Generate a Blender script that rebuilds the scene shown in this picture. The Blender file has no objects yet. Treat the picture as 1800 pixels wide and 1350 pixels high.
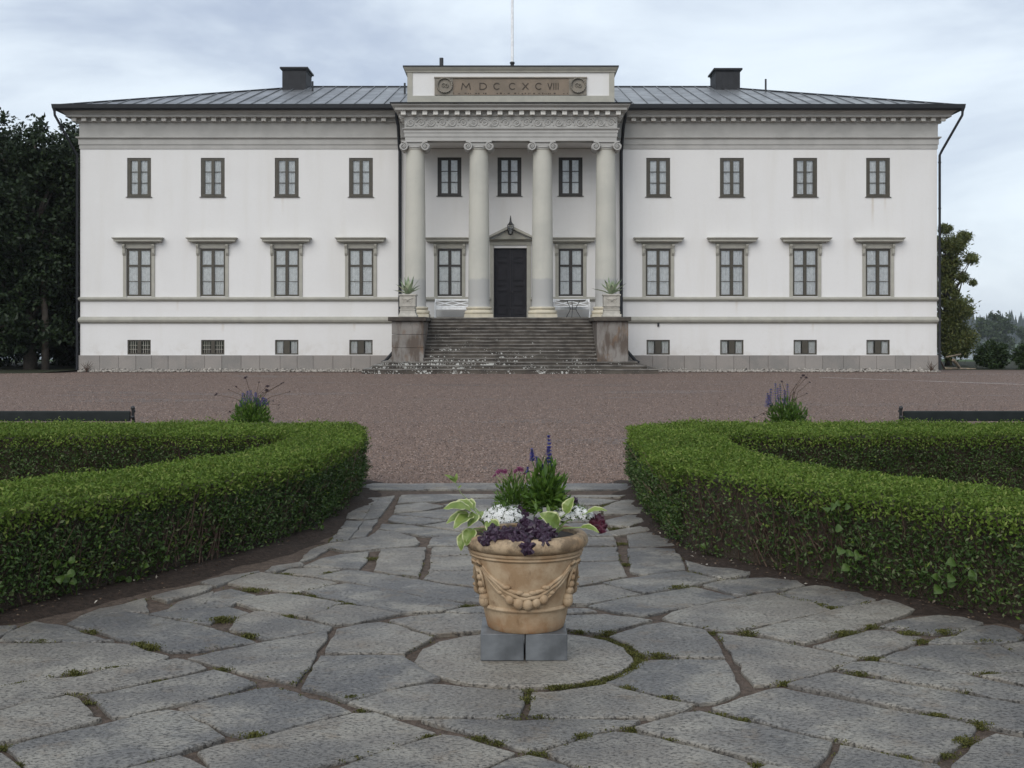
import bpy, bmesh, math, random
import numpy as np
from mathutils import Vector, Matrix

random.seed(7)
rng = np.random.default_rng(7)
R = math.radians
scene = bpy.context.scene
col = scene.collection

# ------------------------------------------------------------------ camera
cam_d = bpy.data.cameras.new('camera')
cam = bpy.data.objects.new('camera', cam_d)
col.objects.link(cam)
cam.location = (0, 0, 1.55)
cam.rotation_euler = (R(90), 0, 0)
cam_d.sensor_width = 36
cam_d.lens = 45.6
cam_d.shift_y = -0.0528
cam_d.clip_start = 0.05
cam_d.clip_end = 20000
scene.camera = cam

# ------------------------------------------------------------------ overcast sky
SUN_EL, SUN_AZ = 38.0, 202.0            # high, behind the camera and a little to its left
world = bpy.data.worlds.new('World')
scene.world = world
world.use_nodes = True
wt = world.node_tree
wt.nodes.clear()
wout = wt.nodes.new('ShaderNodeOutputWorld')
wbg = wt.nodes.new('ShaderNodeBackground')
wbg.inputs['Strength'].default_value = 0.1
sky = wt.nodes.new('ShaderNodeTexSky')
sky.sky_type = 'NISHITA'
sky.sun_disc = False
sky.sun_elevation = R(SUN_EL)
sky.sun_rotation = R(SUN_AZ)
tc = wt.nodes.new('ShaderNodeTexCoord')
mp = wt.nodes.new('ShaderNodeMapping')
mp.inputs['Scale'].default_value = (1.0, 1.0, 2.6)
mp.inputs['Location'].default_value = (0.35, 0.0, 0.12)
n1 = wt.nodes.new('ShaderNodeTexNoise')
n1.inputs['Scale'].default_value = 2.9
n1.inputs['Detail'].default_value = 6
n1.inputs['Roughness'].default_value = 0.56
n1.inputs['Distortion'].default_value = 0.3
cr = wt.nodes.new('ShaderNodeValToRGB')
cr.color_ramp.interpolation = 'EASE'
cr.color_ramp.elements[0].position = 0.28
cr.color_ramp.elements[0].color = (0.43, 0.50, 0.635, 1)
cr.color_ramp.elements[1].position = 0.64
cr.color_ramp.elements[1].color = (0.82, 0.905, 0.98, 1)
sc10 = wt.nodes.new('ShaderNodeVectorMath')
sc10.operation = 'SCALE'
sc10.inputs['Scale'].default_value = 8.9
mx = wt.nodes.new('ShaderNodeMix')
mx.data_type = 'RGBA'
mx.inputs[0].default_value = 0.9
wt.links.new(tc.outputs['Generated'], mp.inputs['Vector'])
wt.links.new(mp.outputs['Vector'], n1.inputs['Vector'])
wt.links.new(n1.outputs['Fac'], cr.inputs['Fac'])
wt.links.new(cr.outputs['Color'], sc10.inputs[0])
wt.links.new(sky.outputs['Color'], mx.inputs[6])
wt.links.new(sc10.outputs['Vector'], mx.inputs[7])
wt.links.new(mx.outputs[2], wbg.inputs['Color'])
wt.links.new(wbg.outputs['Background'], wout.inputs['Surface'])

# ------------------------------------------------------------------ veiled sun
sun_d = bpy.data.lights.new('sun', 'SUN')
sun_d.energy = 1.5
sun_d.angle = R(50)
sun_d.color = (1.0, 0.955, 0.89)
sun = bpy.data.objects.new('sun', sun_d)
col.objects.link(sun)
sun.location = (-10, -20, 40)
_az, _el = R(SUN_AZ), R(SUN_EL)
_to = Vector((math.sin(_az) * math.cos(_el), math.cos(_az) * math.cos(_el), math.sin(_el)))
sun.rotation_euler = _to.to_track_quat('Z', 'Y').to_euler()

scene.view_settings.view_transform = 'Standard'
scene.view_settings.look = 'None'
scene.view_settings.gamma = 1
scene.view_settings.use_curve_mapping = False
scene.view_settings.exposure = 0.32
scene.render.engine = 'CYCLES'
scene.cycles.max_bounces = 6
scene.cycles.transparent_max_bounces = 12
scene.cycles.volume_bounces = 1

# ------------------------------------------------------------------ helpers
def wm(o):
    M = o.matrix_basis.copy()
    if o.parent:
        M = wm(o.parent) @ o.matrix_parent_inverse @ M
    return M

def child(o, p, keep=True):
    o.parent = p
    o.matrix_parent_inverse = wm(p).inverted() if keep else Matrix.Identity(4)
    return o

def tag(o, label=None, cat=None, group=None, kind=None):
    if label: o['label'] = label
    if cat: o['category'] = cat
    if group: o['group'] = group
    if kind: o['kind'] = kind
    return o

def ob(name, mesh, mat=None, parent=None, loc=None, keep=True):
    o = bpy.data.objects.new(name, mesh)
    col.objects.link(o)
    if mat is not None and mesh is not None and len(mesh.materials) == 0:
        mesh.materials.append(mat)
    if loc is not None: o.location = loc
    if parent is not None: child(o, parent, keep)
    return o

def thing(name, loc, label, cat, group=None):
    o = bpy.data.objects.new(name, None)
    o.empty_display_size = 0.2
    col.objects.link(o)
    o.location = loc
    return tag(o, label, cat, group)

def dup(o, parent=None):
    c = o.copy()
    col.objects.link(c)
    c.parent = parent
    c.matrix_parent_inverse = o.matrix_parent_inverse.copy()
    for ch in [k for k in bpy.data.objects if k.parent == o]:
        dup(ch, c)
    return c

class MB:
    def __init__(s): s.v, s.f = [], []
    def poly(s, pts):
        b = len(s.v); s.v += [tuple(p) for p in pts]; s.f.append(tuple(range(b, b + len(pts)))); return s
    def box(s, x0, x1, y0, y1, z0, z1):
        b = len(s.v)
        s.v += [(x0,y0,z0),(x1,y0,z0),(x1,y1,z0),(x0,y1,z0),(x0,y0,z1),(x1,y0,z1),(x1,y1,z1),(x0,y1,z1)]
        for q in ((0,3,2,1),(4,5,6,7),(0,1,5,4),(1,2,6,5),(2,3,7,6),(3,0,4,7)): s.f.append(tuple(b+i for i in q))
        return s
    def prism(s, pts, z0, z1):
        n = len(pts); b = len(s.v)
        s.v += [(x, y, z0) for x, y in pts] + [(x, y, z1) for x, y in pts]
        s.f.append(tuple(b+i for i in reversed(range(n)))); s.f.append(tuple(b+n+i for i in range(n)))
        for i in range(n):
            j = (i+1) % n; s.f.append((b+i, b+j, b+n+j, b+n+i))
        return s
    def xprism(s, pts, x0, x1):          # profile in (y, z) pushed along x
        n = len(pts); b = len(s.v)
        s.v += [(x0, y, z) for y, z in pts] + [(x1, y, z) for y, z in pts]
        s.f.append(tuple(b+i for i in range(n))); s.f.append(tuple(b+n+i for i in reversed(range(n))))
        for i in range(n):
            j = (i+1) % n; s.f.append((b+j, b+i, b+n+i, b+n+j))
        return s
    def yprism(s, pts, y0, y1):          # outline in (x, z) pushed along y
        n = len(pts); b = len(s.v)
        s.v += [(x, y0, z) for x, z in pts] + [(x, y1, z) for x, z in pts]
        s.f.append(tuple(b+i for i in range(n))); s.f.append(tuple(b+n+i for i in reversed(range(n))))
        for i in range(n):
            j = (i+1) % n; s.f.append((b+j, b+i, b+n+i, b+n+j))
        return s
    def lathe(s, prof, n=24, c=(0,0,0), cap=True):
        b = len(s.v)
        for r, z in prof:
            for k in range(n):
                a = 2*math.pi*k/n
                s.v.append((c[0]+r*math.cos(a), c[1]+r*math.sin(a), c[2]+z))
        for i in range(len(prof)-1):
            for k in range(n):
                k2 = (k+1) % n
                s.f.append((b+i*n+k, b+i*n+k2, b+(i+1)*n+k2, b+(i+1)*n+k))
        if cap:
            s.f.append(tuple(b+k for k in reversed(range(n))))
            s.f.append(tuple(b+(len(prof)-1)*n+k for k in range(n)))
        return s
    def tube(s, pts, rad, n=6, cap=True):
        pts = [Vector(p) for p in pts]
        if not hasattr(rad, '__len__'): rad = [rad]*len(pts)
        b = len(s.v); up = None
        for i, p in enumerate(pts):
            t = (pts[min(i+1, len(pts)-1)] - pts[max(i-1, 0)])
            if t.length < 1e-9: t = Vector((0,0,1))
            t.normalize()
            if up is None:
                up = Vector((0,0,1)) if abs(t.z) < 0.9 else Vector((1,0,0))
            u = (up - t*up.dot(t))
            if u.length < 1e-6: u = t.orthogonal()
            u.normalize(); up = u; w = t.cross(u)
            for k in range(n):
                a = 2*math.pi*k/n
                s.v.append(tuple(p + (u*math.cos(a) + w*math.sin(a))*rad[i]))
        for i in range(len(pts)-1):
            for k in range(n):
                k2 = (k+1) % n
                s.f.append((b+i*n+k, b+i*n+k2, b+(i+1)*n+k2, b+(i+1)*n+k))
        if cap:
            s.f.append(tuple(b+k for k in reversed(range(n))))
            s.f.append(tuple(b+(len(pts)-1)*n+k for k in range(n)))
        return s
    def ball(s, c, r, nu=8, nv=5, sq=(1,1,1)):
        b = len(s.v)
        for j in range(1, nv):
            t = math.pi*j/nv
            for k in range(nu):
                a = 2*math.pi*k/nu
                s.v.append((c[0]+r*sq[0]*math.sin(t)*math.cos(a), c[1]+r*sq[1]*math.sin(t)*math.sin(a), c[2]+r*sq[2]*math.cos(t)))
        top = len(s.v); s.v.append((c[0], c[1], c[2]+r*sq[2])); s.v.append((c[0], c[1], c[2]-r*sq[2]))
        for j in range(nv-2):
            for k in range(nu):
                k2 = (k+1) % nu
                s.f.append((b+j*nu+k, b+(j+1)*nu+k, b+(j+1)*nu+k2, b+j*nu+k2))
        for k in range(nu):
            k2 = (k+1) % nu
            s.f.append((top, b+k, b+k2)); s.f.append((top+1, b+(nv-2)*nu+k2, b+(nv-2)*nu+k))
        return s
    def sweep(s, prof, path, closed):
        n = len(path); m = len(prof); b = len(s.v)
        def nrm(i, j):
            dx, dy = path[j][0]-path[i][0], path[j][1]-path[i][1]
            l = math.hypot(dx, dy); return (dy/l, -dx/l)
        for i in range(n):
            if closed: a, c = nrm((i-1) % n, i), nrm(i, (i+1) % n)
            else:
                c = nrm(i, i+1) if i < n-1 else nrm(i-1, i)
                a = nrm(i-1, i) if i > 0 else c
            k = 1.0 + a[0]*c[0] + a[1]*c[1]
            mxx, myy = (a[0]+c[0])/k, (a[1]+c[1])/k
            for o, z in prof: s.v.append((path[i][0]+mxx*o, path[i][1]+myy*o, z))
        for i in range(n if closed else n-1):
            j = (i+1) % n
            for q in range(m-1):
                s.f.append((b+i*m+q, b+j*m+q, b+j*m+q+1, b+i*m+q+1))
        if not closed:
            s.f.append(tuple(b+q for q in range(m))); s.f.append(tuple(b+(n-1)*m+q for q in reversed(range(m))))
        return s
    def mesh(s, name, smooth=False, bevel=0.0, recalc=True):
        me = bpy.data.meshes.new(name)
        me.from_pydata(s.v, [], s.f)
        if recalc or bevel:
            bm = bmesh.new(); bm.from_mesh(me)
            bmesh.ops.remove_doubles(bm, verts=bm.verts, dist=1e-5)
            if recalc: bmesh.ops.recalc_face_normals(bm, faces=bm.faces)
            if bevel:
                es = [e for e in bm.edges if len(e.link_faces) == 2 and e.calc_face_angle(0) > 0.5]
                bmesh.ops.bevel(bm, geom=es, offset=bevel, segments=1, affect='EDGES', clamp_overlap=True)
            bm.to_mesh(me); bm.free()
        if smooth:
            me.polygons.foreach_set('use_smooth', [True]*len(me.polygons))
            if smooth != 'all': me.set_sharp_from_angle(angle=R(40))
        me.update()
        return me
    def build(s, name, mat, parent=None, smooth=False, bevel=0.0, loc=None, keep=True, recalc=True):
        return ob(name, s.mesh(name, smooth, bevel, recalc), mat, parent, loc, keep)

def unit(a):
    return a / np.maximum(np.linalg.norm(a, axis=1, keepdims=True), 1e-9)

def leaf_mesh(name, pos, axis, nor, ln, wd, fold=0.25, mats=None, midx=None):
    """one folded, pointed leaf (4 corners, 2 triangles) per position"""
    n = len(pos)
    axis = unit(axis); side = unit(np.cross(axis, nor)); up = np.cross(side, axis)
    ln = np.broadcast_to(np.asarray(ln, float), (n,))[:, None]; wd = np.broadcast_to(np.asarray(wd, float), (n,))[:, None]
    base = pos - axis*ln*0.5; tip = pos + axis*ln*0.5
    l = pos - axis*ln*0.06 + side*wd*0.5 + up*wd*fold
    r = pos - axis*ln*0.06 - side*wd*0.5 + up*wd*fold
    v = np.stack([base, l, tip, r], 1).reshape(-1, 3).astype(np.float32)
    i = (np.arange(n)*4)[:, None]
    tris = np.concatenate([i, i+2, i+1, i, i+3, i+2], 1).reshape(-1, 3).astype(np.int32)
    me = bpy.data.meshes.new(name)
    me.vertices.add(len(v)); me.vertices.foreach_set('co', v.ravel())
    me.loops.add(len(tris)*3); me.loops.foreach_set('vertex_index', tris.ravel())
    me.polygons.add(len(tris)); me.polygons.foreach_set('loop_start', np.arange(0, len(tris)*3, 3, dtype=np.int32))
    me.polygons.foreach_set('loop_total', np.full(len(tris), 3, dtype=np.int32))
    if midx is not None:
        me.polygons.foreach_set('material_index', np.repeat(midx, 2).astype(np.int32))
    me.update(calc_edges=True)
    return me

# ------------------------------------------------------------------ materials
def rgb(c): return (c[0], c[1], c[2], 1.0)

class NT:
    def __init__(s, name):
        s.m = bpy.data.materials.new(name); s.m.use_nodes = True
        s.t = s.m.node_tree; s.n = s.t.nodes
        s.b = s.n['Principled BSDF']; s.out = s.n['Material Output']
        s.co = s.n.new('ShaderNodeTexCoord').outputs['Object']
    def link(s, a, b): s.t.links.new(a, b)
    def world(s):
        s.co = s.n.new('ShaderNodeNewGeometry').outputs['Position']; return s
    def mapped(s, scale, loc=(0,0,0)):
        m = s.n.new('ShaderNodeMapping'); m.inputs['Scale'].default_value = scale; m.inputs['Location'].default_value = loc
        s.link(s.co, m.inputs['Vector']); return m.outputs['Vector']
    def noise(s, scale, detail=4, rough=0.55, vec=None, dist=0.0):
        n = s.n.new('ShaderNodeTexNoise')
        n.inputs['Scale'].default_value = scale; n.inputs['Detail'].default_value = detail
        n.inputs['Roughness'].default_value = rough; n.inputs['Distortion'].default_value = dist
        s.link(vec if vec is not None else s.co, n.inputs['Vector']); return n.outputs['Fac']
    def voro(s, scale, vec=None, feature='F1', rnd=1.0):
        n = s.n.new('ShaderNodeTexVoronoi'); n.feature = feature
        n.inputs['Scale'].default_value = scale; n.inputs['Randomness'].default_value = rnd
        s.link(vec if vec is not None else s.co, n.inputs['Vector']); return n
    def ramp(s, fac, lo, hi, a=0.0, b=1.0):
        n = s.n.new('ShaderNodeMapRange'); n.interpolation_type = 'SMOOTHSTEP'
        n.inputs['From Min'].default_value = lo; n.inputs['From Max'].default_value = hi
        n.inputs['To Min'].default_value = a; n.inputs['To Max'].default_value = b
        s.link(fac, n.inputs['Value']); return n.outputs['Result']
    def mix(s, fac, a, b):
        n = s.n.new('ShaderNodeMix'); n.data_type = 'RGBA'
        for v, i in ((fac, 0), (a, 6), (b, 7)):
            if isinstance(v, (int, float)): n.inputs[i].default_value = v
            elif isinstance(v, tuple): n.inputs[i].default_value = rgb(v)
            else: s.link(v, n.inputs[i])
        return n.outputs[2]
    def math(s, op, a, b=0.0):
        n = s.n.new('ShaderNodeMath'); n.operation = op
        for v, i in ((a, 0), (b, 1)):
            if isinstance(v, (int, float)): n.inputs[i].default_value = v
            else: s.link(v, n.inputs[i])
        return n.outputs[0]
    def col(s, c):
        if isinstance(c, tuple): s.b.inputs['Base Color'].default_value = rgb(c)
        else: s.link(c, s.b.inputs['Base Color'])
        return s
    def rough(s, r):
        if isinstance(r, (int, float)): s.b.inputs['Roughness'].default_value = r
        else: s.link(r, s.b.inputs['Roughness'])
        return s
    def spec(s, v): s.b.inputs['Specular IOR Level'].default_value = v; return s
    def metal(s, v): s.b.inputs['Metallic'].default_value = v; return s
    def bump(s, h, strength=0.4, dist=0.01):
        n = s.n.new('ShaderNodeBump'); n.inputs['Strength'].default_value = strength; n.inputs['Distance'].default_value = dist
        s.link(h, n.inputs['Height']); s.link(n.outputs['Normal'], s.b.inputs['Normal']); return s
    def objrand(s): return s.n.new('ShaderNodeObjectInfo').outputs['Random']
    def island(s): return s.n.new('ShaderNodeNewGeometry').outputs['Random Per Island']
    def sep(s, vec=None):
        n = s.n.new('ShaderNodeSeparateXYZ'); s.link(vec if vec is not None else s.co, n.inputs[0]); return n.outputs

def plain(name, c, rough=0.5, c2=None, scale=8.0, bump=0.0, bscale=60.0, metal=0.0, spec=0.5, bdist=0.004):
    m = NT(name)
    if c2 is not None: m.col(m.mix(m.ramp(m.noise(scale, 5), 0.32, 0.68), c, c2))
    else: m.col(m.mix(m.ramp(m.noise(scale, 4), 0.3, 0.7), tuple(x*0.88 for x in c), tuple(min(1, x*1.08) for x in c)))
    m.rough(rough).metal(metal).spec(spec)
    if bump: m.bump(m.noise(bscale, 4), bump, bdist)
    return m.m

def leafmat(name, c1, c2, c3, rough=0.45, trans=0.25, spec=0.4):
    m = NT(name)
    i = m.island()
    c = m.mix(m.ramp(i, 0.0, 0.55), c1, c2)
    c = m.mix(m.ramp(i, 0.72, 1.0), c, c3)
    c = m.mix(m.ramp(m.noise(1.3, 3), 0.35, 0.7, 0.0, 0.35), c, tuple(x*0.55 for x in c1))
    m.col(c).rough(rough).spec(spec)
    tr = m.n.new('ShaderNodeBsdfTranslucent'); m.link(c, tr.inputs['Color'])
    ms = m.n.new('ShaderNodeMixShader'); ms.inputs[0].default_value = trans
    m.link(m.b.outputs[0], ms.inputs[1]); m.link(tr.outputs[0], ms.inputs[2]); m.link(ms.outputs[0], m.out.inputs['Surface'])
    return m.m

M = {}
def mk_plaster(name, c):
    m = NT(name).world()
    streak = m.noise(1.0, 5, 0.6, m.mapped((1.6, 1.6, 0.16)))
    blot = m.noise(0.45, 5, 0.6)
    a = m.mix(m.ramp(streak, 0.46, 0.78, 0, 0.4), c, (c[0]*0.86, c[1]*0.835, c[2]*0.78))
    a = m.mix(m.ramp(blot, 0.4, 0.75, 0, 0.45), a, (c[0]*0.92, c[1]*0.915, c[2]*0.91))
    a = m.mix(m.ramp(m.noise(7.0, 4), 0.5, 0.8, 0, 0.3), a, (c[0]*0.93, c[1]*0.92, c[2]*0.89))
    p = m.sep()
    # splash dirt above the plinth and a rusty run below one sill
    dirt = m.math('MULTIPLY', m.ramp(p[2], 0.4, 1.3, 1, 0), m.ramp(m.noise(2.4, 5, 0.65), 0.42, 0.7))
    a = m.mix(m.math('MULTIPLY', dirt, 0.4), a, (c[0]*0.66, c[1]*0.61, c[2]*0.54))
    for sx, zt_, ln_s, st_s in ((15.10, 7.08, 1.5, 0.5), (15.62, 7.08, 0.8, 0.3), (-9.6, 7.08, 0.9, 0.22), (9.4, 2.74, 0.7, 0.3), (-14.0, 2.74, 0.6, 0.25), (12.6, 1.80, 0.5, 0.3), (-3.0, 1.8, 0.5, 0.3), (-12.1, 1.80, 0.5, 0.35), (-6.6, 1.80, 0.45, 0.3)):
        wx = m.math('ADD', m.math('ABSOLUTE', m.math('ADD', p[0], -sx)), m.math('MULTIPLY', m.noise(5.0, 3), 0.08))
        k = m.math('MULTIPLY', m.ramp(wx, 0.04, 0.13, 1, 0), m.ramp(p[2], zt_-ln_s, zt_, 0, 1))
        k = m.math('MULTIPLY', k, m.ramp(p[2], zt_, zt_+0.02, 1, 0))
        a = m.mix(m.math('MULTIPLY', k, st_s), a, (c[0]*0.66, c[1]*0.56, c[2]*0.42))
    m.col(a).rough(0.85).spec(0.25)
    m.bump(m.noise(9, 6, 0.65), 0.18, 0.02)
    return m.m
M['plaster'] = mk_plaster('white lime plaster', (0.715, 0.705, 0.695))
M['trim'] = plain('grey beige moulding paint', (0.385, 0.37, 0.32), 0.75, (0.33, 0.32, 0.28), 3.0, 0.12, 30)
M['cornice'] = plain('light grey cornice paint', (0.42, 0.41, 0.39), 0.8, (0.36, 0.352, 0.335), 1.6, 0.1, 30)
M['dentil'] = plain('pale dentil paint', (0.66, 0.64, 0.60), 0.8)

def mk_column():
    m = NT('cream column paint').world()
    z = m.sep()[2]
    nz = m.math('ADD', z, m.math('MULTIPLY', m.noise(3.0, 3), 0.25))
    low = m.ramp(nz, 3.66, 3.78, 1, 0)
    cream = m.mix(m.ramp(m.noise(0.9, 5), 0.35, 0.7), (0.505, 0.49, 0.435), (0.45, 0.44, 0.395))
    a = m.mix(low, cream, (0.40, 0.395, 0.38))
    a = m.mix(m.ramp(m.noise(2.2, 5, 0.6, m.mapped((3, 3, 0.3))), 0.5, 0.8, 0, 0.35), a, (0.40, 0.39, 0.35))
    m.col(a).rough(0.8).spec(0.25).bump(m.noise(12, 5), 0.12, 0.01)
    return m.m
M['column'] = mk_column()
M['column_base'] = plain('sandstone column base', (0.58, 0.52, 0.40), 0.85, (0.48, 0.44, 0.35), 4, 0.2, 30)

def mk_granite(name, c, c2, sc=1.2, rough=0.7):
    m = NT(name).world()
    r = m.objrand()
    a = m.mix(m.ramp(m.noise(sc, 5), 0.35, 0.65), c, c2)
    a = m.mix(m.ramp(m.noise(55, 2), 0.45, 0.7, 0, 0.5), a, tuple(x*0.55 for x in c))
    a = m.mix(m.math('MULTIPLY', r, 0.4), a, tuple(x*1.25 for x in c2))
    m.col(a).rough(rough).spec(0.4).bump(m.noise(40, 5), 0.25, 0.008)
    return m.m
M['granite'] = mk_granite('grey pink granite', (0.215, 0.203, 0.19), (0.27, 0.245, 0.225))

def mk_steps():
    m = NT('lichened dark granite steps').world()
    r = m.objrand()
    a = m.mix(m.ramp(m.noise(1.3, 6, 0.65), 0.35, 0.7), (0.044, 0.037, 0.031), (0.098, 0.083, 0.068))
    a = m.mix(m.ramp(m.noise(0.5, 4), 0.5, 0.75, 0, 0.6), a, (0.13, 0.12, 0.10))
    xs = m.sep()
    # lichen thickest low on the flight and towards its left end
    w = m.math('SUBTRACT', m.ramp(xs[2], 0.1, 1.9, 0.15, -0.12), m.math('MULTIPLY', xs[0], 0.016))
    v = m.voro(8.5); v2 = m.voro(17.0)
    patch = m.noise(1.7, 4, 0.6)
    g = m.math('ADD', m.math('ADD', patch, w), m.math('MULTIPLY', v.outputs['Distance'], -0.62))
    g2 = m.math('ADD', m.math('ADD', patch, w), m.math('MULTIPLY', v2.outputs['Distance'], -0.7))
    lich = m.math('MAXIMUM', m.ramp(g, 0.475, 0.54, 0, 0.85), m.ramp(g2, 0.46, 0.53, 0, 0.8))
    a = m.mix(lich, a, (0.52, 0.52, 0.49))
    m.col(a).rough(0.8).spec(0.35).bump(m.noise(22, 5), 0.5, 0.015)
    return m.m
M['steps'] = mk_steps()

def mk_pier():
    m = NT('stained granite pier').world()
    a = m.mix(m.ramp(m.noise(1.0, 5), 0.35, 0.65), (0.245, 0.225, 0.205), (0.17, 0.155, 0.14))
    a = m.mix(m.ramp(m.noise(1.7, 5, 0.6, m.mapped((1.5, 1.5, 0.45), (3.1, 0, 0))), 0.44, 0.60, 0, 0.85), a, (0.075, 0.050, 0.034))
    a = m.mix(m.ramp(m.noise(3.0, 5, 0.6, m.mapped((1, 1, 0.6), (7, 2, 1))), 0.52, 0.68, 0, 0.7), a, (0.17, 0.10, 0.055))
    a = m.mix(m.ramp(m.noise(60, 2), 0.5, 0.7, 0, 0.4), a, (0.1, 0.09, 0.085))
    m.col(a).rough(0.75).bump(m.noise(30, 5), 0.3, 0.01)
    return m.m
M['pier'] = mk_pier()
M['nosing'] = plain('worn pale step nosing', (0.085, 0.076, 0.066), 0.8, (0.21, 0.195, 0.175), 2.6, 0.3, 20)  # paler strip along the front edge of each step

def mk_roof():
    m = NT('weathered sheet metal roof').world()
    r = m.objrand()
    a = m.mix(r, (0.125, 0.13, 0.138), (0.185, 0.192, 0.20))
    a = m.mix(m.ramp(m.noise(0.7, 5, 0.6), 0.42, 0.7, 0, 0.6), a, (0.25, 0.255, 0.265))
    a = m.mix(m.ramp(m.noise(3.0, 5, 0.6, m.mapped((2, 0.4, 1))), 0.55, 0.8, 0, 0.5), a, (0.10, 0.105, 0.115))
    m.col(a).rough(m.ramp(m.noise(1.1, 4), 0.3, 0.7, 0.30, 0.5)).metal(0.25).spec(0.5)
    m.bump(m.noise(1.4, 3), 0.15, 0.03)
    return m.m
M['roof'] = mk_roof()
M['gutter'] = plain('black gutter metal', (0.010, 0.012, 0.016), 0.6)
M['black'] = plain('black painted metal', (0.015, 0.016, 0.019), 0.4)
M['chimney'] = plain('dark slate clad chimney', (0.013, 0.014, 0.017), 0.75, (0.022, 0.023, 0.027), 3, 0.2, 12)
M['sash'] = plain('dark olive brown window paint', (0.050, 0.044, 0.032), 0.45, (0.065, 0.056, 0.040), 5)
M['sash_dark'] = plain('near black window paint', (0.026, 0.022, 0.019), 0.45)
M['door'] = plain('blue black door paint', (0.014, 0.014, 0.018), 0.5, (0.022, 0.021, 0.026), 4, 0.15, 25, spec=0.25)
M['curtain'] = plain('thin white curtain', (0.86, 0.86, 0.86), 0.95, spec=0.1)
M['room'] = plain('dim room wall', (0.10, 0.09, 0.08), 0.9)
def mk_glass():
    m = NT('old window glass')
    tr = m.n.new('ShaderNodeBsdfTransparent'); tr.inputs['Color'].default_value = (0.97, 0.98, 0.98, 1)
    gl = m.n.new('ShaderNodeBsdfGlossy'); gl.inputs['Roughness'].default_value = 0.03
    fr = m.n.new('ShaderNodeFresnel'); fr.inputs['IOR'].default_value = 1.55
    bp = m.n.new('ShaderNodeBump'); bp.inputs['Strength'].default_value = 0.06; bp.inputs['Distance'].default_value = 0.02
    m.link(m.noise(2.2, 2), bp.inputs['Height']); m.link(bp.outputs[0], gl.inputs['Normal'])
    ms = m.n.new('ShaderNodeMixShader')
    m.link(m.math('MULTIPLY', fr.outputs[0], 1.7), ms.inputs[0]); m.link(tr.outputs[0], ms.inputs[1]); m.link(gl.outputs[0], ms.inputs[2])
    m.link(ms.outputs[0], m.out.inputs['Surface'])
    return m.m
M['glass'] = mk_glass()
M['plaque'] = plain('brown sandstone plaque', (0.225, 0.178, 0.135), 0.85, (0.175, 0.142, 0.11), 2.5, 0.3, 25)
M['plaque_grey'] = plain('grey plaque stone', (0.19, 0.175, 0.15), 0.85, (0.25, 0.22, 0.18), 3, 0.3, 25)
M['letter'] = plain('dark incised letters', (0.055, 0.042, 0.032), 0.8)
M['white_paint'] = plain('white garden furniture paint', (0.86, 0.87, 0.88), 0.5)
M['pole'] = plain('white flagpole paint', (0.85, 0.86, 0.88), 0.4)
M['planter'] = plain('pale cast stone', (0.46, 0.43, 0.38), 0.9, (0.36, 0.34, 0.30), 6, 0.4, 30)
M['agave'] = leafmat('pale green agave', (0.20, 0.27, 0.16), (0.32, 0.39, 0.25), (0.52, 0.54, 0.38), 0.5, 0.1)
M['bench'] = plain('wet dark green bench paint', (0.008, 0.012, 0.012), 0.6, (0.014, 0.018, 0.018), 6, spec=0.2)
M['iron'] = plain('wrought iron', (0.02, 0.02, 0.022), 0.5)

def mk_gravel():
    m = NT('pinkish crushed gravel').world()
    g1 = m.voro(30.0); g2 = m.noise(60, 3, 0.75); g3 = m.noise(17, 4, 0.8)
    c = m.mix(m.ramp(g2, 0.38, 0.62), (0.070, 0.046, 0.036), (0.31, 0.214, 0.168))
    c = m.mix(m.ramp(g3, 0.40, 0.62, 0, 0.75), c, (0.082, 0.056, 0.046))
    c = m.mix(m.ramp(g1.outputs['Color'], 0.15, 0.95, 0, 0.5), c, (0.212, 0.150, 0.122))
    c = m.mix(m.ramp(m.noise(6.0, 4), 0.4, 0.7, 0, 0.4), c, (0.088, 0.064, 0.056))
    big = m.noise(0.22, 4, 0.55, m.mapped((0.7, 1.9, 1)))
    wet = m.ramp(big, 0.53, 0.68)
    c = m.mix(m.math('MULTIPLY', wet, 0.6), c, (0.085, 0.064, 0.055))
    lane = m.ramp(m.noise(0.35, 3, 0.5, m.mapped((0.35, 2.2, 1), (5, 3, 0))), 0.56, 0.7, 0, 0.35)
    c = m.mix(lane, c, (0.165, 0.128, 0.112))
    m.col(c).rough(m.ramp(wet, 0, 1, 0.85, 0.55)).spec(0.35)
    h = m.math('ADD', m.math('MULTIPLY', g1.outputs['Distance'], 0.8), m.math('MULTIPLY', g2, 0.6))
    h = m.math('ADD', h, m.math('MULTIPLY', m.noise(14, 4, 0.7), 2.2))
    m.bump(h, 0.9, 0.03)
    return m.m
M['gravel'] = mk_gravel()

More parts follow.
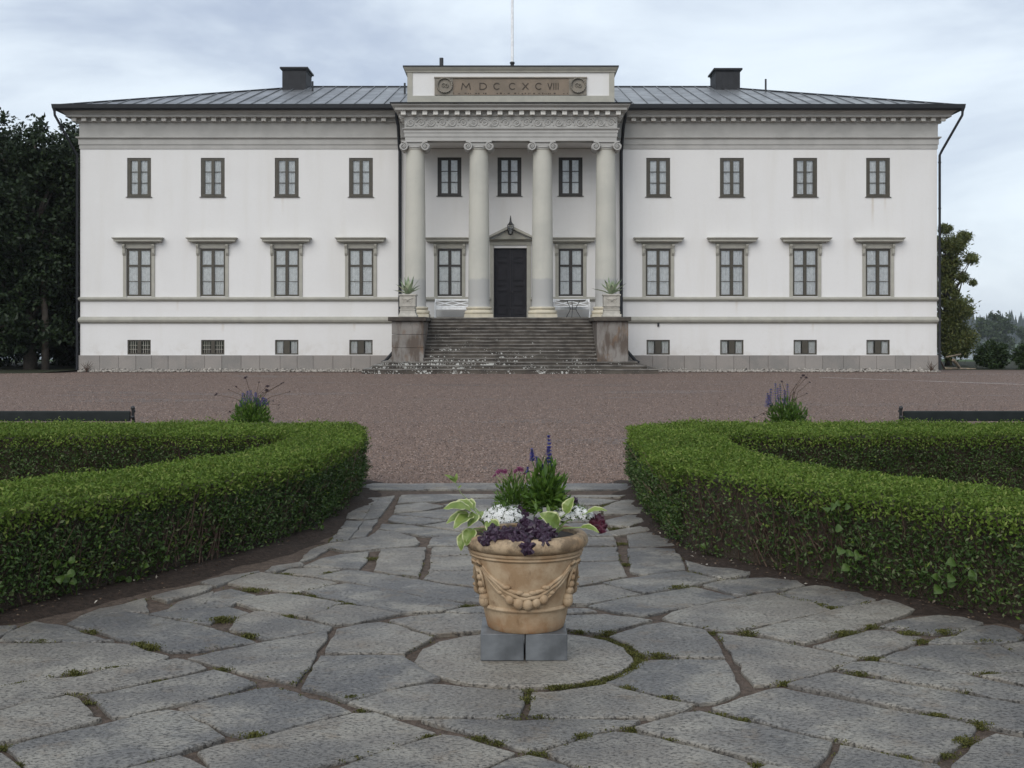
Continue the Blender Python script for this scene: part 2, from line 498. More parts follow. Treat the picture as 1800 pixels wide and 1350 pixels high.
def mk_flag():
    m = NT('damp grey flagstone').world()
    r = m.objrand()
    c = m.mix(m.ramp(r, 0.1, 0.9), (0.122, 0.117, 0.112), (0.205, 0.184, 0.156))
    c = m.mix(m.ramp(m.noise(2.6, 6, 0.66), 0.42, 0.62, 0, 0.85), c, (0.275, 0.254, 0.215))
    c = m.mix(m.ramp(m.noise(0.9, 5, 0.6, None, 0.5), 0.45, 0.62, 0, 0.7), c, (0.085, 0.083, 0.084))
    c = m.mix(m.ramp(m.noise(5.0, 6, 0.7, m.mapped((1, 1, 1), (9, 4, 2))), 0.52, 0.70, 0, 0.6), c, (0.165, 0.125, 0.085))
    pit = m.noise(52, 6, 0.78, m.mapped((1.0, 1.5, 1)))
    c = m.mix(m.ramp(pit, 0.53, 0.62, 0, 0.8), c, (0.036, 0.034, 0.032))
    c = m.mix(m.ramp(m.noise(14, 6, 0.75), 0.54, 0.68, 0, 0.55), c, (0.255, 0.24, 0.21))
    fl = m.noise(130, 2, 0.6)
    c = m.mix(m.ramp(fl, 0.60, 0.75, 0, 0.5), c, (0.30, 0.30, 0.29))
    damp = m.ramp(m.noise(1.4, 5, 0.6, m.mapped((1, 1, 1), (2, 7, 1))), 0.4, 0.65)
    m.col(c).rough(m.math('ADD', m.math('MULTIPLY', damp, -0.22), 0.66)).spec(0.5)
    h = m.math('ADD', m.math('MULTIPLY', m.noise(11, 6, 0.7), 1.2), m.math('MULTIPLY', m.ramp(pit, 0.5, 0.7, 0, 1), -0.5))
    h = m.math('ADD', h, m.math('MULTIPLY', m.noise(4.5, 5, 0.65, m.mapped((1, 2.2, 1))), 1.6))
    m.bump(h, 0.85, 0.015)
    return m.m
M['flag'] = mk_flag()

def mk_soil(name, c1, c2, c3):
    m = NT(name).world()
    c = m.mix(m.ramp(m.noise(30, 5, 0.7), 0.35, 0.68), c1, c2)
    c = m.mix(m.ramp(m.noise(150, 2), 0.6, 0.75, 0, 0.8), c, c3)
    m.col(c).rough(0.9).spec(0.25).bump(m.noise(45, 5, 0.7), 0.9, 0.02)
    return m.m
M['soil'] = mk_soil('dark hedge soil', (0.022, 0.015, 0.011), (0.050, 0.034, 0.026), (0.10, 0.08, 0.065))
M['joint'] = mk_soil('brown grit between flagstones', (0.060, 0.044, 0.034), (0.125, 0.092, 0.072), (0.21, 0.17, 0.14))
M['lawn'] = mk_soil('shade-darkened leaf litter and grass', (0.016, 0.020, 0.010), (0.035, 0.038, 0.018), (0.05, 0.045, 0.03))  # litter and grass, with shade under the trees painted into the dark colour
M['meadow'] = mk_soil('meadow slope', (0.035, 0.06, 0.02), (0.06, 0.09, 0.03), (0.07, 0.09, 0.04))
def mk_terracotta():
    m = NT('weathered ochre terracotta')
    c = m.mix(m.ramp(m.noise(9, 6, 0.62), 0.35, 0.68), (0.29, 0.190, 0.108), (0.42, 0.318, 0.21))
    c = m.mix(m.ramp(m.noise(22, 5, 0.65, m.mapped((1, 1, 0.5))), 0.55, 0.75, 0, 0.7), c, (0.16, 0.095, 0.05))
    z = m.sep()[2]
    # grime settled on the rolled rim and rising from the foot
    rim = m.math('MULTIPLY', m.ramp(z, 0.375, 0.40), m.ramp(m.noise(16, 5, 0.7), 0.4, 0.62))
    c = m.mix(m.math('MULTIPLY', rim, 0.75), c, (0.115, 0.085, 0.055))
    foot = m.math('MULTIPLY', m.ramp(z, 0.10, 0.0), m.ramp(m.noise(12, 4), 0.35, 0.65))
    c = m.mix(m.math('MULTIPLY', foot, 0.55), c, (0.30, 0.13, 0.045))
    c = m.mix(m.ramp(m.noise(240, 2), 0.62, 0.75, 0, 0.5), c, (0.14, 0.09, 0.05))
    m.col(c).rough(0.75).spec(0.35).bump(m.noise(120, 4), 0.25, 0.003)
    return m.m
M['terracotta'] = mk_terracotta()
M['block'] = plain('wet grey concrete block', (0.15, 0.16, 0.17), 0.45, (0.065, 0.07, 0.076), 5, 0.3, 60, bdist=0.003)
M['potsoil'] = plain('potting soil', (0.02, 0.014, 0.01), 0.95, (0.04, 0.03, 0.02), 30, 0.5, 60)
M['hedge_top'] = leafmat('fresh top-lit privet leaves', (0.074, 0.128, 0.020), (0.134, 0.204, 0.034), (0.235, 0.272, 0.075), 0.6, 0.3, 0.15)  # fresh growth, with the light on the clipped top painted into the colour
M['hedge_side'] = leafmat('older side-shaded privet leaves', (0.024, 0.050, 0.012), (0.062, 0.112, 0.026), (0.150, 0.175, 0.085), 0.5, 0.25, 0.25)  # older leaves, with side shade and pale glints painted into the colour
M['twig'] = plain('bare hedge twigs', (0.050, 0.028, 0.020), 0.85, (0.105, 0.070, 0.048), 14)
M['hedge_core'] = plain('dense hedge wood', (0.032, 0.024, 0.015), 0.95, (0.052, 0.038, 0.025), 40, 0.8, 60, bdist=0.02)
M['weed'] = leafmat('soft green weed leaves', (0.035, 0.072, 0.012), (0.060, 0.110, 0.018), (0.09, 0.14, 0.03), 0.5, 0.3)
M['moss'] = leafmat('joint moss', (0.055, 0.060, 0.014), (0.095, 0.098, 0.020), (0.13, 0.115, 0.03), 0.8, 0.15)
M['bark'] = plain('grey brown bark', (0.055, 0.045, 0.036), 0.9, (0.085, 0.07, 0.056), 6, 0.6, 18, bdist=0.03)
M['dark_leaf'] = leafmat('dark lime foliage', (0.012, 0.022, 0.009), (0.022, 0.038, 0.014), (0.036, 0.058, 0.020), 0.5, 0.12, 0.25)
M['pine_leaf'] = leafmat('olive pine needles', (0.066, 0.088, 0.024), (0.13, 0.15, 0.040), (0.22, 0.21, 0.065), 0.55, 0.15)
M['bush_leaf'] = leafmat('dark green juniper', (0.018, 0.038, 0.012), (0.034, 0.062, 0.018), (0.05, 0.08, 0.02), 0.55, 0.15)
M['far_leaf'] = leafmat('far deciduous foliage', (0.03, 0.05, 0.018), (0.045, 0.07, 0.024), (0.05, 0.08, 0.025), 0.6, 0.15)
M['forest'] = plain('far spruce forest', (0.012, 0.022, 0.014), 0.9, (0.02, 0.033, 0.018), 0.02)
M['pebble'] = plain('drip strip pebbles', (0.20, 0.18, 0.16), 0.8, (0.42, 0.39, 0.35), 9)
M['wood'] = plain('weathered logs', (0.30, 0.23, 0.15), 0.85, (0.16, 0.13, 0.10), 5, 0.3, 20)

def mk_grit():
    m = NT('loose gravel stones')
    i = m.island()
    c = m.mix(m.ramp(i, 0.0, 0.6), (0.066, 0.044, 0.034), (0.195, 0.133, 0.104))
    c = m.mix(m.ramp(i, 0.7, 1.0), c, (0.30, 0.228, 0.19))
    m.col(c).rough(0.8).spec(0.35)
    return m.m
M['grit'] = mk_grit()

# ================================================================== the setting
WALL = 54.3                                   # distance of the facade from the viewpoint
def fx(px, d): return (px - 900.0) * d / 2280.0
def fz(py, d): return 1.55 + (580.0 - py) * d / 2280.0

def ground_z(y):
    t = min(max((y - 45.5) / 9.0, 0), 1)
    return -0.17 * t * t * (3 - 2*t)

def grid_sheet(xs, ys, zf):
    m = MB(); nx = len(xs)
    for y in ys:
        for x in xs: m.v.append((x, y, zf(x, y)))
    for j in range(len(ys)-1):
        for i in range(nx-1):
            a = j*nx+i; m.f.append((a, a+1, a+nx+1, a+nx))
    return m

def terrain(x, y):
    d = max(0.0, y - 66.0)
    side = max(0.0, abs(x) - 55.0)
    t = min(1.0, max(d, side) / 430.0)
    z = -0.45 - 16.0 * (t*t*(3-2*t))
    far = max(0.0, math.hypot(x, y) - 1290.0)
    return z + min(far * 0.035, 11.0 + 10*math.sin(x*0.0021 + 1.1) + 5*math.sin(x*0.0061))
xs = [-4000,-2600,-1700,-1200,-900,-700,-520,-400,-300,-220,-160,-110,-80,-55,-30,0,30,55,80,110,160,220,300,400,520,650,800,950,1100,1300,1600,2000,2700,4000]
ys = [-4000,-2500,-1500,-900,-500,-250,-120,-60,-20,20,50,66,80,100,130,170,220,280,350,430,520,700,900,1100,1250,1320,1380,1450,1550,1700,2000,2600,4000]
g = grid_sheet(xs, ys, terrain).build('ground', M['meadow'], smooth='all'); tag(g, kind='structure')

ys = [1.2, 8, 13.0, 20, 30, 40, 44, 45.5, 46.5, 47.5, 48.5, 49.5, 50.5, 51.5, 52.5, 53.5, 54.5, 60, 66, 72]
f = grid_sheet([-45,-30,-20,-10,0,10,20,30,45], ys, lambda x, y: ground_z(y) - 0.035).build('forecourt', M['gravel'], smooth='all')
tag(f, kind='structure')

# ground with painted tree shade, on the left and behind the right corner
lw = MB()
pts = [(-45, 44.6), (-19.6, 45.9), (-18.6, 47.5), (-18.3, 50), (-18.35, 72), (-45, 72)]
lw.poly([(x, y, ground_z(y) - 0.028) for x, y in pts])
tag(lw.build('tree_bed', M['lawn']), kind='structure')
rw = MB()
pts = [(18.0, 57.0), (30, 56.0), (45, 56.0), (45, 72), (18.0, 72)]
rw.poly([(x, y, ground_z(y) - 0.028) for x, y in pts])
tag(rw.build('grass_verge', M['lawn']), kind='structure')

lake = MB()
lk = NT('grey lake water'); lk.col((0.05, 0.065, 0.075)).rough(0.12).spec(0.5).bump(lk.noise(0.6, 4), 0.12, 0.1)
lake.poly([(-3900, 430, -15.2), (3900, 430, -15.2), (3900, 1600, -15.2), (-3900, 1600, -15.2)])
tag(lake.build('lake', lk.m), kind='structure')

# loose stones lying on the gravel
rg_ = np.random.default_rng(12)
n_ = 230000
u_ = rg_.random(n_); d0, d1 = 13.12, 50.0
dd_ = 1/(1/d0-u_*(1/d0-1/d1))
gx_ = rg_.uniform(-1, 1, n_)*np.minimum(.46*dd_+1.5, 22)
gz_ = np.array([ground_z(v) for v in dd_])-.036
s_ = rg_.uniform(.006, .014, n_)*(1+dd_*.012); a_ = rg_.uniform(0, 6.28, n_)
vs = []
for k in range(4):
    r_ = s_*rg_.uniform(.7, 1.25, n_)
    vs.append(np.stack([gx_+r_*np.cos(a_+k*1.571), dd_+r_*np.sin(a_+k*1.571), gz_], 1))
vs.append(np.stack([gx_+rg_.normal(0,.3,n_)*s_, dd_+rg_.normal(0,.3,n_)*s_, gz_+s_*rg_.uniform(.5,1.1,n_)], 1))
vv = np.stack(vs, 1).reshape(-1, 3).astype(np.float32)
b_ = (np.arange(n_)*5)[:, None]
tt = np.concatenate([b_, b_+1, b_+4, b_+1, b_+2, b_+4, b_+2, b_+3, b_+4, b_+3, b_, b_+4], 1).reshape(-1).astype(np.int32)
gm_ = bpy.data.meshes.new('gravel_stones')
gm_.vertices.add(len(vv)); gm_.vertices.foreach_set('co', vv.ravel())
gm_.loops.add(len(tt)); gm_.loops.foreach_set('vertex_index', tt)
gm_.polygons.add(len(tt)//3); gm_.polygons.foreach_set('loop_start', np.arange(0, len(tt), 3, dtype=np.int32)); gm_.polygons.foreach_set('loop_total', np.full(len(tt)//3, 3, dtype=np.int32))
gm_.update(calc_edges=True)
tag(ob('gravel_stones', gm_, M['grit']), 'loose pinkish gravel stones covering the forecourt', 'gravel', kind='stuff')

# thin pale wheel track across the gravel on the right
tr = MB()
a, b = Vector((fx(1440, 43.3), 43.3)), Vector((fx(1900, 36.2), 36.2))
N = 26
mt = NT('pale packed gravel').world(); mt.col(mt.mix(mt.ramp(mt.noise(8, 4), 0.35, 0.6), (0.26, 0.22, 0.205), (0.38, 0.34, 0.32))).rough(0.8).bump(mt.noise(40, 4), 0.5, 0.01)
L, Rr = [], []
for i in range(N+1):
    p = a.lerp(b, i/N); w = 0.13 + 0.10*random.random()
    if 9 <= i <= 10: w = 0.03
    L.append((p.x, p.y - w, ground_z(p.y) - 0.029)); Rr.append((p.x, p.y + w, ground_z(p.y) - 0.029))
for i in range(N): tr.poly([L[i], L[i+1], Rr[i+1], Rr[i]])
tag(tr.build('wheel_track', mt.m), kind='structure')

# ================================================================== the manor house
X0, X1, Y0, Y1 = fx(141, WALL), fx(1647, WALL), WALL, 70.5
BX = -0.06
house = thing('manor_house', (BX, WALL, ground_z(54)), 'large white neoclassical manor house with four-column portico and grey metal roof', 'house')
def zw(py): return fz(py, WALL)
def xw(px): return fx(px, WALL)
ZE = zw(262)                                     # underside of the entablature
ZB0 = -0.30                                      # foot of the wall
COLS = [244.5, 374, 504, 634.5, 1157, 1286.5, 1415.5, 1543.5]

openings = []
def opening(px, w, top, bot, kind):
    x = xw(px); hw = w/2/42.0
    openings.append((x-hw, x+hw, zw(bot), zw(top), kind, px))
for c in COLS:
    opening(c, 42, 277.5, 346, 'upper'); opening(c, 44, 437.5, 521, 'ground'); opening(c, 41, 597.5, 623.5, 'cellar')
for c in (790, 895.5, 1003): opening(c, 42, 276.5, 344.5, 'portico')
for c in (790.5, 1003.5): opening(c, 43, 437.5, 520.5, 'ground')
DOOR = (xw(868), xw(926), 2.045, zw(436))
allop = [o[:4] for o in openings] + [DOOR]
REV = 0.24
mb = MB()
bx = sorted(set([X0, X1] + [v for o in allop for v in o[:2]]))
bz = sorted(set([ZB0, ZE] + [v for o in allop for v in o[2:4]]))
for i in range(len(bx)-1):
    zrun = None
    for j in range(len(bz)-1):
        cx, cz = (bx[i]+bx[i+1])/2, (bz[j]+bz[j+1])/2
        hole = any(o[0] < cx < o[1] and o[2] < cz < o[3] for o in allop)
        if not hole and zrun is None: zrun = bz[j]
        if zrun is not None and (hole or j == len(bz)-2):
            ztop = bz[j] if hole else bz[j+1]
            mb.poly([(bx[i], Y0, zrun), (bx[i+1], Y0, zrun), (bx[i+1], Y0, ztop), (bx[i], Y0, ztop)]); zrun = None
for x0, x1, z0, z1 in allop:
    y0, y1 = Y0, Y0+REV
    mb.poly([(x0,y0,z0),(x0,y1,z0),(x0,y1,z1),(x0,y0,z1)]); mb.poly([(x1,y0,z0),(x1,y0,z1),(x1,y1,z1),(x1,y1,z0)])
    mb.poly([(x0,y0,z0),(x1,y0,z0),(x1,y1,z0),(x0,y1,z0)]); mb.poly([(x0,y0,z1),(x0,y1,z1),(x1,y1,z1),(x1,y0,z1)])
for p, q in (((X1,Y0),(X1,Y1)), ((X1,Y1),(X0,Y1)), ((X0,Y1),(X0,Y0))):
    mb.poly([(p[0],p[1],ZB0),(q[0],q[1],ZB0),(q[0],q[1],ZE+1.2),(p[0],p[1],ZE+1.2)])
mb.build('wall', M['plaster'], house, recalc=False)
rm = MB()
rm.poly([(X0+.3, Y0+2.2, ZB0), (X1-.3, Y0+2.2, ZB0), (X1-.3, Y0+2.2, ZE+.5), (X0+.3, Y0+2.2, ZE+.5)])
for z in (zw(540), zw(400), zw(630)): rm.poly([(X0+.3, Y0+.3, z), (X1-.3, Y0+.3, z), (X1-.3, Y0+2.2, z), (X0+.3, Y0+2.2, z)])
rm.build('inner_wall', M['room'], house, recalc=False)

# granite plinth, block by block along the front
px = 141.0; zt = zw(624.5)
while px < 1647:
    w = random.uniform(27, 37)
    e = min(px+w, 1647)
    if 1647-e < 14: e = 1647
    if not (706 < px and e < 1085):
        a, b = xw(px)+0.003, xw(e)-0.003
        if px == 141: a = X0-0.07
        if e == 1647: b = X1+0.07
        z0 = ground_z(54)-0.15
        m = MB().box(a, b, Y0-0.07-random.uniform(0, .008), Y0+0.02, z0, zt)
        m.build('plinth_block', M['granite'], house, bevel=0.012)
    px = e
m = MB()
m.box(X0-0.07, X0+.02, Y0+0.03, Y1, ZB0, zt); m.box(X1-.02, X1+0.07, Y0+0.03, Y1, ZB0, zt)
m.build('side_plinth', M['granite'], house)

# string courses round the house, broken at the door
FR = [(X0,Y0),(X1,Y0),(X1,Y1),(X0,Y1)]
def course(name, prof, mat, gap):
    m = MB()
    m.sweep(prof, [(gap[1],Y0),(X1,Y0),(X1,Y1),(X0,Y1),(X0,Y0),(gap[0],Y0)], False)
    return m.build(name, mat, house)
dg = (xw(862.5), xw(932.5))
z0, z1 = zw(529.5), zw(524)
course('string_course', [(0,z0),(.05,z0),(.05,z0+.03),(.13,z0+.07),(.13,z1),(0,z1+.05)], M['trim'], dg)
z0, z1 = zw(568.5), zw(558)
course('base_moulding', [(0,z0),(.04,z0),(.04,z0+.03),(.11,z0+.06),(.14,z0+.13),(.13,z0+.19),(.08,z1-.02),(.03,z1),(0,z1+.03)], M['trim'], dg)

# main entablature and cornice
ent = [(0,ZE),(.03,ZE),(.03,ZE+.18),(.06,ZE+.18),(.06,ZE+.40),(.10,ZE+.42),(.15,ZE+.46),(.15,ZE+.50),(.03,ZE+.52),(.03,ZE+1.08),(.12,ZE+1.12)]
zc = ZE + 1.28
m = MB().sweep(ent, FR, True); m.build('entablature', M['cornice'], house)
cor = [(.0,ZE+1.12),(.12,ZE+1.12),(.12,zc),(.46,zc),(.46,zc+.10),(.49,zc+.10),(.54,zc+.16),(.64,zc+.22),(.69,zc+.27),(.0,zc+.27)]
m = MB().sweep(cor, FR, True); m.build('cornice', M['cornice'], house)
dm = MB().box(-.095, .095, -.30, -.125, ZE+1.13, zc-.002).mesh('dentil', bevel=.008)
dm.materials.append(M['dentil'])
n = int((X1-X0+.36)/.414)
for i in range(n+1):
    x = X0-.18 + (X1-X0+.36)*i/n
    if -5.0 < x < 4.9: continue
    ob('dentil', dm, None, house, loc=(x, Y0, 0))
for k in range(1, 20):
    for xx, s in ((X0, -1), (X1, 1)):
        o = ob('dentil', dm, None, house, loc=(xx, Y0+k*.414, 0)); o.rotation_euler.z = R(90*s)
# gutter round the eaves
gz = zc+.275
gut = [(.62,gz-.0),(.70,gz-.06),(.82,gz-.05),(.88,gz+.02),(.90,gz+.18),(.80,gz+.18),(.78,gz+.03),(.62,gz+.03)]
gm = MB(); gm.sweep(gut, FR, True); gm.build('gutter', M['gutter'], house)

# ---- roof of folded sheets
EZ = gz + .10; OH = .82
RY = (Y0 + Y1)/2; RZ = 13.22
SL = (RZ-EZ)/(RY-(Y0-OH))
xa, xb, ya = X0-OH, X1+OH, Y0-OH
def slope_z(y): return EZ + (y-ya)*SL
roof = thing('roof', (BX, RY, EZ), None, None)
child(roof, house)
hipw = RY-ya
x = xa
while x < xb-0.02:
    e = min(x+.615, xb)
    def ytop(xx): return ya + min(hipw, xx-xa, xb-xx)
    if ytop((x+e)/2)-ya > .15:
        t0, t1 = max(ytop(x), ya+.02), max(ytop(e), ya+.02)
        mid = []
        pm = MB(); lift = random.uniform(0, .012)
        top = [(x, ya), (e, ya), (e, t1), (x, t0)]
        pm.poly([(p[0], p[1], slope_z(p[1])+lift) for p in top])
        if t0-ya > .3:                            # raised standing seam along the left edge
            s = .018; h = .055
            P = lambda xx, yy, up: (xx, yy, slope_z(yy)+up)
            pm.poly([P(x-s,ya,0),P(x-s,ya,h),P(x-s,t0,h),P(x-s,t0,0)]); pm.poly([P(x+s,ya,0),P(x+s,t0,0),P(x+s,t0,h),P(x+s,ya,h)])
            pm.poly([P(x-s,ya,h),P(x+s,ya,h),P(x+s,t0,h),P(x-s,t0,h)]); pm.poly([P(x-s,ya,0),P(x+s,ya,0),P(x+s,ya,h),P(x-s,ya,h)])
        pm.build('roof_panel', M['roof'], roof, recalc=False)
    x = e
rs = MB(); yb = Y1+OH
rs.poly([(xa,ya,EZ),(xa+hipw,RY,RZ),(xa,yb,EZ)]); rs.poly([(xb,ya,EZ),(xb,yb,EZ),(xb-hipw,RY,RZ)])
rs.poly([(xa,yb,EZ),(xa+hipw,RY,RZ),(xb-hipw,RY,RZ),(xb,yb,EZ)])
rs.build('roof_slope', M['roof'], roof, recalc=False)
rg = MB()
rg.tube([(xa,ya,EZ+.03),(xa+hipw,RY,RZ+.03),(xb-hipw,RY,RZ+.03),(xb,ya,EZ+.03)], .045, 6)
rg.build('ridge_roll', M['gutter'], roof)
for side, pxa, pxb, pt in ((-1, 496, 538, 118), (1, 1258, 1301, 120)):
    d = 61.0
    a, b = fx(pxa, d), fx(pxb, d); zt2 = fz(pt, d)
    m = MB().box(a, b, d, d+1.7, slope_z(d)-.4, zt2-.16)
    ch = m.build('chimney', M['chimney'], house, bevel=.015)
    m = MB()
    m.prism([(a-.02,d-.02),(b+.02,d-.02),(b+.02,d+1.72),(a-.02,d+1.72)], zt2-.157, zt2-.09)
    m.prism([(a-.10,d-.10),(b+.10,d-.10),(b+.10,d+1.80),(a-.10,d+1.80)], zt2-.088, zt2)
    m.build('chimney_cap', M['gutter'], ch, bevel=.01)
    m = MB()
    for k in range(1, 4):
        xx = a+(b-a)*k/4; m.box(xx-.012, xx+.012, d-.012, d-.001, slope_z(d)+.05, zt2-.17)
    m.build('sheet_seam', M['gutter'], ch)
for ppx, pt, pb, d in ((1346, 139, 163, 60.0), (549.5, 143, 156, 60.5), (711.5, 146, 168, 59.0)):
    m = MB(); xx = fx(ppx, d); m.tube([(xx,d,slope_z(d)-.1),(xx,d,fz(pt,d))], .045, 8)
    m.build('vent_pipe', M['black'], roof, smooth=True)

# ---- rainwater pipes
def pipe(pts, r=.055):
    m = MB(); m.tube(pts, r, 8); o = m.build('downpipe', M['gutter'], house, smooth=True)
    return o
for sx, ex, wxx in ((-1, X0-.80, X0-.10), (1, X1+.80, X1+.08)):
    y = Y0-.78
    o = pipe([(ex,y,gz+.06),(ex,y,gz-.12),(ex,y+.03,gz-.26),(wxx+sx*.06,Y0-.2,ZE-.1),(wxx,Y0-.10,ZE-.28),(wxx,Y0-.10,ground_z(54)+.05)])
    m = MB().lathe([(.06,-.12),(.10,0),(.12,.10),(.12,.16)], 10, (ex,y,gz+.02)); m.build('rainwater_head', M['gutter'], o)
    m = MB()
    for zz in (ZE-.6, 6.6, 4.2, 1.4): m.lathe([(.07,0),(.07,.05)], 10, (wxx,Y0-.10,zz))
    m.build('pipe_bracket', M['gutter'], o)

# ---- windows
def strips(m, w, h, y0, y1, fr, mull, rows, mun, transom=None, tw=0):
    """outer frame, centre mullion and glazing bars; returns the pane rectangles"""
    m.box(-w/2, -w/2+fr, y0, y1, 0, h); m.box(w/2-fr, w/2, y0, y1, 0, h)
    m.box(-w/2+fr, w/2-fr, y0, y1, 0, fr); m.box(-w/2+fr, w/2-fr, y0, y1, h-fr, h)
    zs = [fr] + rows + [h-fr]; ths = []
    if mull: m.box(-mull/2, mull/2, y0-.012, y1-.004, fr, h-fr)
    panes = []
    for i in range(len(zs)-1):
        lo = zs[i] + (0 if i == 0 else (tw/2 if zs[i] == transom else mun/2))
        hi = zs[i+1] - (0 if i == len(zs)-2 else (tw/2 if zs[i+1] == transom else mun/2))
        for a, b in (((-w/2+fr, -mull/2), (mull/2, w/2-fr)) if mull else ((-w/2+fr, w/2-fr),)): panes.append((a, b, lo, hi))
        if i:
            th = tw if zs[i] == transom else mun
            for a, b in ((-w/2+fr, -mull/2), (mull/2, w/2-fr)):
                m.box(a, b, y0+(.0 if th == tw else .012), y1-.008, zs[i]-th/2, zs[i]+th/2)
    return panes

def curtain(win, a, b, z0, z1, seed):
    r = random.Random(seed); m = MB(); n = 34; ph = r.uniform(0, 6); k1 = r.uniform(20, 30); k2 = r.uniform(50, 75)
    for i in range(n+1):
        x = a+(b-a)*i/n
        y = .122+.016*math.sin(k1*x+ph)+.008*math.sin(k2*x+ph*2)
        m.v += [(x, y, z0), (x+.01*math.sin(9*x+ph), y, z1)]
    for i in range(n): m.f.append((2*i, 2*i+2, 2*i+3, 2*i+1))
    m.build('curtain', M['curtain'], win, keep=False, recalc=False, smooth='all')

def make_window(kind, o, idx):
    x0, x1, z0, z1, _, px = o
    w, h = x1-x0-.004, z1-z0-.004
    m = MB()
    sm = M['sash'] if kind != 'portico' else M['sash_dark']
    if kind in ('upper', 'portico'):
        fr = .115
        panes = strips(m, w, h, .035, .094, fr, .13, [fr+(h-2*fr)/3, fr+(h-2*fr)*2/3], .03)
        m.box(-w/2+fr-.003, -w/2+fr+.05, .05, .092, fr, h-fr); m.box(w/2-fr-.05, w/2-fr+.003, .05, .092, fr, h-fr)
    elif kind == 'ground':
        fr = .075; t = h*.645; sm = M['sash'] if px not in (790.5, 1003.5) else M['sash_dark']
        panes = strips(m, w, h, .045, .096, fr, .125, [h*.315, t], .022, t, .09)
    else:
        fr = .055
        panes = strips(m, w, h, .04, .094, fr, .24 if idx > 1 else .16, [], .02)
    win = m.build('window', sm, house, loc=(0, 0, 0))
    win.location = ((x0+x1)/2, Y0, z0+.002)
    child(win, house)
    for a, b, lo, hi in panes:
        MB().box(a-.006, b+.006, .078, .084, lo-.006, hi+.006).build('pane', M['glass'], win, keep=False)
    if kind == 'upper' or kind == 'portico':
        MB().xprism([(-.05,-.03),(.035,.0),(.035,.012),(-.05,-.012)], -w/2-.05, w/2+.05).build('sill', sm, win, keep=False)
    if kind != 'cellar' or idx > 1:
        g = .02 if kind != 'ground' else .05
        if kind == 'cellar': curtain(win, -w/2+.02, -.17, 0, h, px); curtain(win, .17, w/2-.02, 0, h, px+3)
        else: curtain(win, -w/2+.02, -g-random.uniform(0, .03), 0, h, px*7+len(kind)); curtain(win, g+random.uniform(0, .03), w/2-.02, 0, h, px*3+len(kind)+1)
    else:
        gm = MB()
        for k in range(1, 4):
            for s in (-1, 1): gm.box(s*(.08+k*.09)-.008, s*(.08+k*.09)+.008, .055, .066, fr, h-fr)
        for k in range(1, 3): gm.box(-w/2+fr, w/2-fr, .067, .076, fr+(h-2*fr)*k/3-.008, fr+(h-2*fr)*k/3+.008)
        gm.build('lattice', M['white_paint'] if False else M['trim'], win, keep=False)
    if kind == 'ground':
        s = MB(); sw = .14
        s.box(-w/2-sw, -w/2-.003, -.045, .02, -.06, h+.02); s.box(w/2+.003, w/2+sw, -.045, .02, -.06, h+.02)
        s.box(-w/2-sw-.02, w/2+sw+.02, -.055, .02, h+.022, h+.20)
        s.box(-w/2-sw-.035, w/2+sw+.035, -.075, .02, h+.202, h+.225)
        s.build('surround', M['trim'], win, keep=False, bevel=.006)
        hd = MB(); hz = h+.23
        hd.sweep([(.02,hz),(.10,hz+.01),(.12,hz+.05),(.26,hz+.07),(.26,hz+.14),(.33,hz+.20),(.33,hz+.235),(0,hz+.26)],
                 [(-w/2-.20, .0), (-w/2-.20, -.03), (w/2+.20, -.03), (w/2+.20, .0)], False)
        hd.build('hood', M['trim'], win, keep=False)
        for sgn in (-1, 1):
            b = MB(); xx = sgn*(w/2+.095)
            b.xprism([(0,h+.19),(-.20,h+.19),(-.20,h+.13),(-.13,h+.0),(-.12,h-.18),(-.08,h-.26),(0,h-.30)], xx-.055, xx+.055)
            b.build('bracket', M['trim'], win, keep=False, bevel=.008)
    return win
for i, o in enumerate(openings):
    idx = COLS.index(o[5]) if o[5] in COLS else 9
    make_window(o[4], o, idx)
vm = MB().box(xw(1155.5), xw(1158.8), Y0-.05, Y0-.002, zw(574), zw(567.8)); vm.build('wall_vent', M['black'], house)

# ---- front door with pediment
x0, x1, z0, z1 = DOOR; cx = (x0+x1)/2
dr = thing('door', (cx, Y0+.16, z0), None, None); child(dr, house)
for s in (-1, 1):
    a, b = (x0+.02, cx-.004) if s < 0 else (cx+.004, x1-.02)
    lf = MB().box(a, b, Y0+.15, Y0+.21, z0+.01, z1-.02).build('door_leaf', M['door'], dr)
    pw = .13
    for lo, hi in ((.14,.42),(.52,1.0),(1.10,1.24),(1.33,1.47),(1.56,2.20),(2.30,2.42),(2.52,2.74)):
        p = MB(); zb, ztp = z0+lo, z0+hi
        p.box(a+pw, b-pw, Y0+.128, Y0+.149, zb, ztp); p.box(a+pw+.05, b-pw-.05, Y0+.112, Y0+.127, zb+.03, ztp-.03)
        p.build('door_panel', M['door'], dr, bevel=.006) if ztp-zb > .1 else None
kb = MB().ball((cx+.09, Y0+.10, z0+1.08), .035).tube([(cx+.09,Y0+.15,z0+1.08),(cx+.09,Y0+.10,z0+1.08)], .012)
kb.build('door_knob', M['iron'], dr, smooth=True)
s = MB(); ox0, ox1 = xw(861.5), xw(933.5)
s.box(ox0, x0-.003, Y0-.06, Y0+.02, z0, z1+.12); s.box(x1+.003, ox1, Y0-.06, Y0+.02, z0, z1+.12)
s.box(ox0-.02, ox1+.02, Y0-.07, Y0+.02, z1+.122, z1+.28)
s.build('door_surround', M['trim'], dr, bevel=.01)
pd = MB(); pz = zw(421); ph = zw(396.5)-pz; pxa, pxb = ox0-.06, ox1+.06
pd.sweep([(.02,z1+.285),(.10,z1+.30),(.20,z1+.34),(.24,pz),(0,pz+.01)], [(pxa+.1,Y0),(pxa+.1,Y0-.06),(pxb-.1,Y0-.06),(pxb-.1,Y0)], False)
